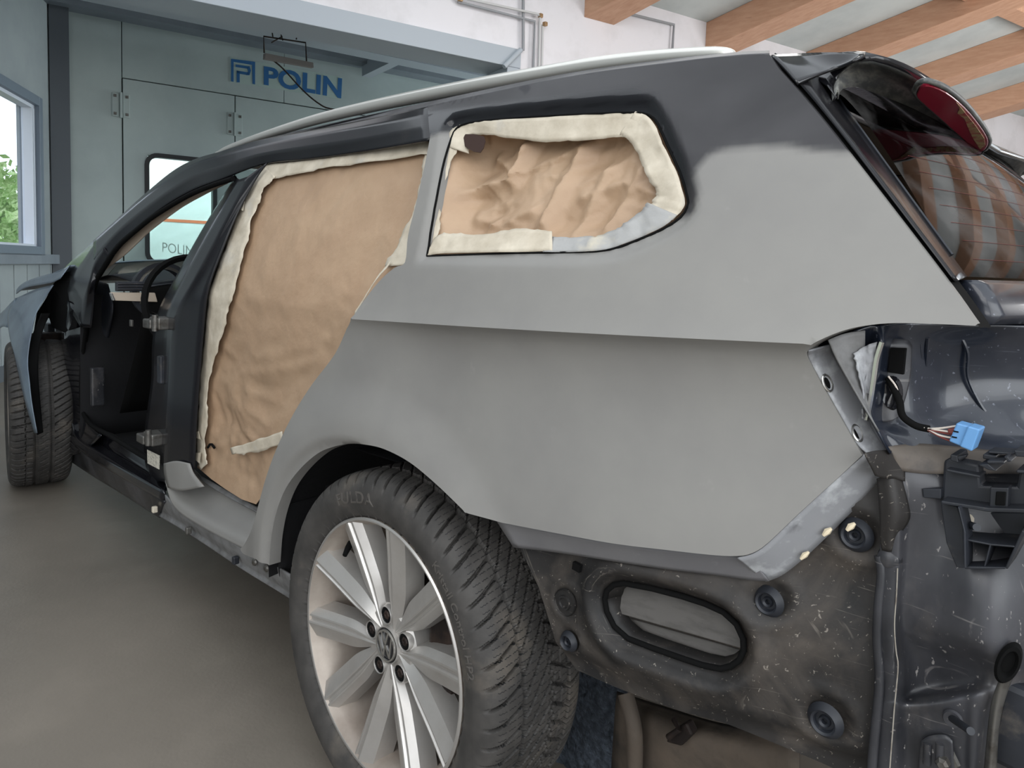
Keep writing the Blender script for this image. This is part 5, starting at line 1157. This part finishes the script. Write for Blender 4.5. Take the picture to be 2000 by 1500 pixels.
# lower tailgate skin under the glass
rows = []
for z, e in ((1.063, .006), (1.058, .012), (1.045, .016), (1.026, .020), (1.016, .010), (1.012, -.03)):
    y0 = .215-.03*(1.063-z)/.1; r = []
    for k, y in enumerate(y0+(1.832-2*y0)*(1-np.cos(np.linspace(0, math.pi, 40)))/2): r.append((xe(max(z, 1.02))+e+.03*(1.07-z)+.09*(1-abs((y-.916)/(.916-y0))**2.2)+(0.012 if k else -.01), y, z))
    rows.append(r)
V, F = gridmesh(np.array(rows)); mesh('tailgate_skin', V, F, 'blue_black', car, True, solid=.004, off=0)
# spoiler
def Zp(u, v, z): return Z(u, v, z)
te = [(1634, 190, 1.305), (1629, 163, 1.328), (1640, 141, 1.345), (1660, 124, 1.354), (1695, 106, 1.359), (1760, 122, 1.352), (1830, 163, 1.343), (1890, 218, 1.333), (1928, 270, 1.327), (1941, 305, 1.325)]
TE = [Zp(*p) for p in sm([te[0], te[1]] + te[2:], 5)]
gt = [(1636, 194, 1.303), (1638, 181, 1.315), (1646, 173, 1.325), (1660, 170, 1.330), (1681, 172, 1.334), (1731, 190, 1.336), (1789, 214, 1.336), (1847, 245, 1.334), (1880, 268, 1.333)]
GT = [Zp(*p) for p in sm(gt, 5)]
# far half mirrored about the car's centre line
def mirr(P, yc=.916, lim=.90):
    Q = [p for p in P if p[1] < lim]; return Q+[np.array([p[0], 2*yc-p[1], p[2]]) for p in Q[::-1]]
n_ = 70
def even(P, n): 
    P = np.array(P); d = np.r_[0, np.cumsum(np.linalg.norm(np.diff(P, axis=0), axis=1))]; t = np.linspace(0, d[-1], n); return np.stack([np.interp(t, d, P[:, i]) for i in range(3)], -1)
TEm = even(mirr(TE), n_); GTm = even(mirr(GT), n_)
rfe = even(np.array([[.60, .27, 1.385], [.56, .40, 1.405], [.53, .65, 1.418], [.52, .916, 1.42], [.53, 1.18, 1.418], [.56, 1.43, 1.405], [.60, 1.56, 1.385]]), n_)
zz_ = np.linspace(1.068, 1.333, 26); rows = []
for z in zz_:
    y0 = ye(z); rows.append([(gx_(y, z), y, z) for y in y0+(1.832-2*y0)*(1-np.cos(np.linspace(0, math.pi, 50)))/2])
G = np.array(rows); 
_o = np.argsort(GTm[:, 1])
for i, z in enumerate(zz_):      # blend the top of the glass into the spoiler's inner edge
    t = float(sstep((z-1.068)/.265, .62, 1.0))
    if t > 0:
        yy0 = G[i, :, 1]; yn = yy0*(1-t)+(GTm[0, 1]+(GTm[-1, 1]-GTm[0, 1])*(1-np.cos(np.linspace(0, math.pi, 50)))/2)*t
        gx = np.interp(yn, GTm[_o, 1], GTm[_o, 0]); gz = np.interp(yn, GTm[_o, 1], GTm[_o, 2])
        G[i] = np.stack([G[i, :, 0]*(1-t)+gx*t, yn, G[i, :, 2]*(1-t)+gz*t], -1)
V, F = gridmesh(G); tg = mesh('tailgate_glass', V, F, 'tailglass', car, True)
# heating wires on the glass
for k in range(9):
    z = 1.09+k*.024; tube('heating_wire', [(gx_(y, z)+.0004, y, z+.0005) for y in np.linspace(ye(z)+.05, 1.5, 24)], .00028, 'wire_r', tg, 4)
under = TEm*.55+GTm*.45+np.array([0, 0, .010]); lip = TEm+np.array([-.006, 0, -.006]); 
topm = TEm*.5+rfe*.5; topm[:, 2] += .004
G = np.array([GTm, GTm*.8+TEm*.2+np.array([0, 0, .012]), under, lip*.9+GTm*.1, lip, TEm, TEm*.85+rfe*.15+np.array([0, 0, .006]), topm, rfe]); 
V, F = gridmesh(G); MT['spoiler_under'] = M('dusty_spoiler_plastic', srgb(82, 84, 84), .5, 0, srgb(130, 130, 124), 26, .45, .68, streak=(3, 1, 3), dust=srgb(150, 150, 138), dscale=34, dlo=.58, dhi=.75, damt=.7)
mi = [0 if i < 4 else 1 for i in range(8) for j in range(n_-1)]
sp_ = mesh('spoiler', V, F, None, car, True, mats=[MT['spoiler_under'], MT['black_clean']], mi=mi, solid=.002, off=0)
# side wedge of the spoiler
patch('spoiler_side', [[Sx(1507, 107, .004), Sx(1560, 104, .03), Zp(1620, 102, 1.372), Zp(1690, 103, 1.362)], [Sx(1528, 128, .003), Sx(1580, 128, .02), Zp(1640, 124, 1.352), Zp(1685, 108, 1.356)], [Sx(1558, 163, .002), Sx(1590, 148, .012), Zp(1630, 132, 1.345), Zp(1668, 116, 1.350)]], 'black_clean', car, 20, 9, thick=.004, world=True)
# brake lamp in the spoiler underside
blp = [(1790, 186), (1798, 173), (1815, 169), (1848, 182), (1884, 211), (1914, 247), (1929, 272), (1928, 286), (1918, 296), (1905, 292), (1870, 262), (1830, 226), (1796, 196)]
def USURF(u, v, off):
    # intersect the picture ray with the slanting underside (plane through three points of the spoiler)
    a, b, c = GTm[16], TEm[16], TEm[32]; n = np.cross(b-a, c-a); n /= np.linalg.norm(n); d = ray(u, v); 
    if n[2] > 0: n = -n
    t = np.dot(a+n*off-CAMP, n)/np.dot(d, n); return CAMP+d*t
MT['redlens'] = M('red_brake_lens', srgb(190, 44, 74), .3, 0, None, coat=.5, dust=srgb(196, 168, 120), dscale=14, dlo=.62, dhi=.66, damt=.0)
P = [USURF(u, v, .018) for u, v in sm(blp+[blp[0]], 3)[:-1]]; B = [p+np.array([0, 0, .005]) for p in P]
bl_ = hexa('brake_lamp', P, B, 'redlens', car, .001)
cc = np.mean(P, 0); P2 = [cc+(p-cc)*1.05+np.array([0, 0, .005]) for p in P]; tube('lamp_surround', P2+[P2[0]], .004, 'spoiler_under', car, 8)
MT['peel'] = M('peeling_lacquer', srgb(190, 166, 116), .5, 0, srgb(178, 60, 70), 60, .45, .6)
pp = [(1868, 200), (1878, 212), (1905, 245), (1922, 270), (1924, 284), (1914, 292), (1908, 282), (1900, 270), (1890, 248), (1884, 232), (1870, 222), (1874, 212)]
P = [USURF(u, v, .0195) for u, v in pp]; hexa('peeled_patch', P, [p+np.array([0, 0, .001]) for p in P], 'peel', bl_)
# ================================================================== UNDERBODY / INTERIOR / FRONT
patch('rear_floor_pan', [[(-.45, .36, .40), (.2, .36, .55), (.75, .30, .56)], [(-.45, .9, .40), (.2, .9, .55), (.8, .9, .56)], [(-.45, 1.74, .40), (.2, 1.74, .55), (.75, 1.68, .56)]], 'void', car, 16, 9, thick=.004, world=True)
MT['underrust'] = M('dusty_underbody', srgb(70, 62, 54), .8, 0, srgb(98, 86, 74), 5, .4, .7, bump=.6, bscale=25, bdist=.006, dust=srgb(30, 28, 26), dscale=6, dlo=.5, dhi=.65)
patch('silencer_shield', [[(1205, 1350, .34), (1300, 1380, .32), (1400, 1410, .30), (1560, 1440, .28)], [(1200, 1400, .30), (1300, 1430, .26), (1420, 1460, .26), (1560, 1500, .26)], [(1190, 1560, .32), (1300, 1560, .28), (1420, 1560, .28), (1560, 1580, .28)]], 'underrust', car, 20, 13, thick=.004)
tube('shield_rib', [Y(1222, 1355, .25), Y(1238, 1420, .24), Y(1240, 1480, .25), Y(1236, 1560, .26)], .014, 'underrust', car, 10, n=14)
plate('exhaust_hanger', [(1312, 1428), (1340, 1412), (1352, 1436), (1330, 1458), (1300, 1450)], .24, .26, 'rust', car, .003)
tube('hanger_rod', [Y(1316, 1405, .24), Y(1326, 1425, .23), Y(1305, 1440, .23)], .005, 'rust', car, 8)
patch('wheelhouse_felt', [[(1100, 1310, .36), (1160, 1310, .36), (1230, 1320, .36)], [(1090, 1400, .38), (1150, 1400, .37), (1215, 1400, .38)], [(1060, 1560, .42), (1130, 1560, .41), (1200, 1560, .42)]], 'felt', car, 20, 20, thick=.004,
      disp=lambda G: G+np.array([[[0, .010*noise.noise(Vector((i*.9, j*.9, 0))), 0] for j in range(G.shape[1])] for i in range(G.shape[0])]))
# load floor, far body side, firewall: the dark inside
def wp(name, rows, mat, n=12, m=9, th=.004): return patch(name, rows, mat, car, n, m, thick=th, world=True)
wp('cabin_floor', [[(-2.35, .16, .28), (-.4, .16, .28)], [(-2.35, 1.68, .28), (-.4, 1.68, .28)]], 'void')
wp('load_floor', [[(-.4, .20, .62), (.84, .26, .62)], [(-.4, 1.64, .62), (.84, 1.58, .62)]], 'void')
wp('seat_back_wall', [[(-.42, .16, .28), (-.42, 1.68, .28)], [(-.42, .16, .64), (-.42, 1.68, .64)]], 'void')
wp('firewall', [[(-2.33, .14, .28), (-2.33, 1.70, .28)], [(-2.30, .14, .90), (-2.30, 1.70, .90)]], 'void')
wp('far_body_side', [[(-2.3, 1.80, .22), (-1, 1.82, .22), (0, 1.82, .24), (.7, 1.76, .45)], [(-2.3, 1.80, .6), (-1, 1.83, .6), (0, 1.83, .7), (.84, 1.70, .7)], [(-2.3, 1.78, .95), (-1, 1.80, .98), (0, 1.80, 1.0), (.86, 1.66, 1.0)]], 'black', 20, 13)
wp('far_window_cover', [[(-.75, 1.79, .99), (0, 1.79, 1.0), (.84, 1.64, 1.0)], [(-.75, 1.60, 1.36), (0, 1.58, 1.40), (.62, 1.50, 1.36)]], 'kraft', 12, 7)
wp('headliner', [[(-1.35, .30, 1.385), (-.3, .30, 1.40), (.58, .33, 1.35)], [(-1.45, .916, 1.40), (-.3, .916, 1.415), (.55, .916, 1.37)], [(-1.35, 1.53, 1.385), (-.3, 1.53, 1.40), (.58, 1.50, 1.35)]], 'beige', 12, 9)
# dashboard
db = wp('dashboard', [[(-1.70, .20, .955), (-1.72, .45, .985), (-1.72, .7, .985), (-1.72, .916, .97), (-1.72, 1.62, .96)], [(-2.10, .20, .985), (-2.10, .45, 1.02), (-2.10, .7, 1.02), (-2.12, .916, .99), (-2.10, 1.62, .985)], [(-2.3, .20, .96), (-2.3, .45, .965), (-2.35, .7, .965), (-2.38, .916, .965), (-2.3, 1.62, .96)]], 'plastic', 24, 9)
wp('dashboard_face', [[(-1.70, .18, .955), (-1.72, .45, .985), (-1.72, .7, .985), (-1.72, 1.62, .96)], [(-1.72, .18, .80), (-1.74, .45, .80), (-1.74, .7, .80), (-1.74, 1.62, .80)], [(-1.95, .18, .45), (-1.95, .45, .45), (-1.95, .7, .45), (-1.95, 1.62, .45)]], 'matte_black', 24, 13)
def onx(u, v, x):
    d = ray(u, v); t = (x-CX)/d[0]; return CAMP+d*t
def xplate(name, px, x, mat, parent, th=.02): 
    A = [onx(u, v, x) for u, v in px]; return hexa(name, A, [a+np.array([-th, 0, 0]) for a in A], mat, parent, .002)
xplate('decor_strip', [(218, 571), (303, 572), (308, 590), (222, 587)], -1.690, 'beige', db)
xplate('decor_strip', [(216, 572), (220, 572), (226, 586), (222, 588)], -1.688, 'chrome', db)
xplate('air_vent', [(228, 550), (290, 550), (290, 569), (228, 569)], -1.690, 'plastic', db)
for v in (553, 558.5, 564): xplate('vent_slat', [(231, v), (288, v), (288, v+2.4), (231, v+2.4)], -1.684, 'dirty_shine', db, .012)
xplate('light_switch', [(256, 625), (261, 625), (261, 638), (256, 638)], -1.72, 'steel', db)
sw = lathe('steering_wheel', [(0, .178), (-.014, .190), (0, .202), (.014, .190)], 'matte_black', car, 36, axis='x', closed=True); swc = onx(392, 600, -1.50); sw.location = swc; sw.rotation_euler = (0, -.35, 0)
lathe('steering_hub', [(-.03, .0001), (-.02, .06), (.02, .07)], 'matte_black', sw, 24, axis='x')
binn = lathe('instrument_cowl', [(0, .11), (-.06, .10), (-.06, .085), (.0, .095)], 'plastic', car, 30, axis='x', closed=True); binn.location = onx(320, 570, -1.70)
lathe('instrument_ring', [(0, .085), (-.01, .09), (0, .095)], 'chrome', binn, 30, axis='x')
# door lining panel along the lower windscreen pillar
fpatch('kick_panel', [[(186, 545), (180, 640), (180, 700), (178, 800)], [(212, 556), (222, 600), (214, 650), (196, 740)]], [.07, .12], 'plastic', 20, 7)
ybox('pedal_box', F_(190, 755, .05), (.03, .05, .16), 'dirty_shine', car, bevel=.006)
# beige pillar trim inside the windscreen pillar
fpatch('pillar_trim', [[(186, 541), (228, 482), (265, 448), (303, 418), (364, 381), (410, 362), (452, 348)], [(206, 528), (241, 500), (270, 473), (295, 450), (352, 408), (405, 378), (446, 358)]], [.035, .06], 'beige', 40, 7)
for k in range(7): 
    a = F_(203+k*3.6, 528-k*5.2, .058); tube('speaker_slot', [a, F_(209+k*3.6, 524-k*5.2, .070)], .0025, 'matte_black', car, 5)
# windscreen
wsb = [(-2.22, .22, .985), (-2.40, .5, .985), (-2.45, .916, .985), (-2.40, 1.33, .985), (-2.22, 1.61, .985)]; wst = [(-1.40, .33, 1.385), (-1.50, .55, 1.40), (-1.53, .916, 1.405), (-1.50, 1.28, 1.40), (-1.40, 1.50, 1.385)]
wp('windscreen', [wsb, [((a[0]+b[0])/2-.02, (a[1]+b[1])/2, (a[2]+b[2])/2+.02) for a, b in zip(wsb, wst)], wst], 'windshield', 24, 9, .003)
fpatch('far_windscreen_pillar', [[(0, 0), (1, 1)], [(0, 1), (1, 2)]], [0, 0], 'black', 2, 2) if 0 else None
wp('far_roof_frame', [[(-2.22, 1.62, .98), (-1.4, 1.50, 1.385), (-.4, 1.55, 1.41), (.6, 1.50, 1.36)], [(-2.2, 1.72, .98), (-1.35, 1.58, 1.34), (-.4, 1.62, 1.36), (.6, 1.58, 1.33)]], 'black', 30, 5)
wp('far_centre_pillar', [[(-1.05, 1.79, .97), (-.9, 1.79, .97)], [(-.85, 1.58, 1.38), (-.72, 1.58, 1.38)]], 'black', 4, 5)
# bonnet and front wing
MT['wing'] = M('wing_paint_reflection_tone', srgb(120, 134, 146), .34, .35, srgb(98, 108, 120), 5, .4, .7, coat=.3)  # window reflection put into the paint as a lighter blue-grey
hoodp = [[(110, 548), (134, 520), (146, 505)], [(76, 556), (96, 536), (128, 515)], [(34, 576), (50, 556), (90, 538)]]
def hz(u, v, y): return Y(u, v, y)
patch('bonnet', [[hz(138, 518, .16), hz(118, 531, .14), hz(96, 536, .12), hz(60, 547, .10), hz(42, 557, .09), hz(34, 566, .085)],
                 [hz(118, 545, .12), hz(104, 552, .11), hz(84, 556, .10), hz(60, 560, .09), hz(44, 566, .08), hz(33, 574, .08)]], 'wing', car, 24, 5, thick=.004, world=True)
b0 = [hz(138, 518, .16), hz(96, 536, .12), hz(60, 547, .10), hz(34, 566, .085)]
wp('bonnet_top', [b0, [p+np.array([-.02, .35, .035]) for p in b0], [p+np.array([-.03, .75, .045]) for p in b0], [np.array([p[0], 1.832-p[1], p[2]]) for p in b0]], 'wing', 16, 13, .006)
fe = [[hz(104, 556, .11), hz(72, 608, .05), hz(60, 655, .000), hz(54, 704, -.02), hz(57, 745, -.028), hz(62, 790, -.03), hz(72, 846, -.02)],
      [hz(70, 565, .09), hz(50, 615, .03), hz(42, 660, -.016), hz(40, 700, -.035), hz(45, 745, -.040), hz(54, 790, -.038), hz(70, 846, -.022)],
      [hz(32, 582, .07), hz(15, 612, .03), hz(18, 655, -.016), hz(28, 695, -.035), hz(38, 740, -.040), hz(50, 790, -.037), hz(67, 846, -.022)]]
patch('front_wing', fe, 'wing', car, 40, 17, thick=.003, world=True)
patch('front_wing_arch', [[hz(32, 582, .07), hz(15, 600, .05), hz(-12, 630, .04), hz(-40, 680, .03)], [hz(15, 640, .01), hz(2, 640, .01), hz(-22, 665, .01), hz(-50, 720, .01)]], 'wing', car, 16, 7, thick=.003, world=True)
patch('wing_liner', [[hz(80, 612, .06), hz(62, 660, .02), hz(55, 710, -.015), hz(60, 780, -.022), hz(72, 850, -.012)], [hz(97, 612, .10), hz(80, 660, .05), hz(74, 720, .02), hz(78, 790, .015), hz(84, 845, .012)]], 'matte_black', car, 24, 7, thick=.003, world=True)
_st = [hz(104, 556, .14), hz(128, 528, .18), hz(156, 545, .16), hz(150, 640, .14), hz(126, 650, .14), hz(101, 640, .14), hz(96, 622, .14), hz(86, 618, .13), hz(80, 650, .12), hz(64, 660, .10), hz(72, 610, .10), hz(88, 585, .12)]
hexa('front_structure', _st, [p+np.array([-.05, .02, 0]) for p in _st], 'matte_black', car, .004)
ybox('strut_tower', Y(100, 668, .22), (.12, .16, .10), 'rust', car, bevel=.02); lathe('bracket_bush', [(-.02, .0001), (-.02, .02), (.01, .03)], 'chrome', car, 16).location = Y(95, 693, .16)
wp('front_inner_wing', [[(-2.36, .30, .55), (-3.3, .30, .5)], [(-2.36, .28, .90), (-3.3, .28, .80)]], 'void', 6, 5)

# rear end beyond the frame edge
wp('tailgate_lower', [[(.985, .36, 1.02), (1.02, .916, 1.02), (.985, 1.47, 1.02)], [(1.0, .36, .85), (1.035, .916, .85), (1.0, 1.47, .85)], [(.975, .38, .66), (1.01, .916, .66), (.975, 1.45, .66)]], 'black_clean', 20, 13, .006)
wp('rear_panel', [[(.955, .33, .66), (.965, .916, .66), (.955, 1.50, .66)], [(.95, .34, .45), (.955, .916, .45), (.95, 1.49, .45)], [(.92, .36, .34), (.925, .916, .34), (.92, 1.47, .34)]], 'dirty_shine', 16, 9, .004)
ybox('crash_beam', (1.005, .95, .60), (.06, 1.16, .10), 'plastic', car, bevel=.01)
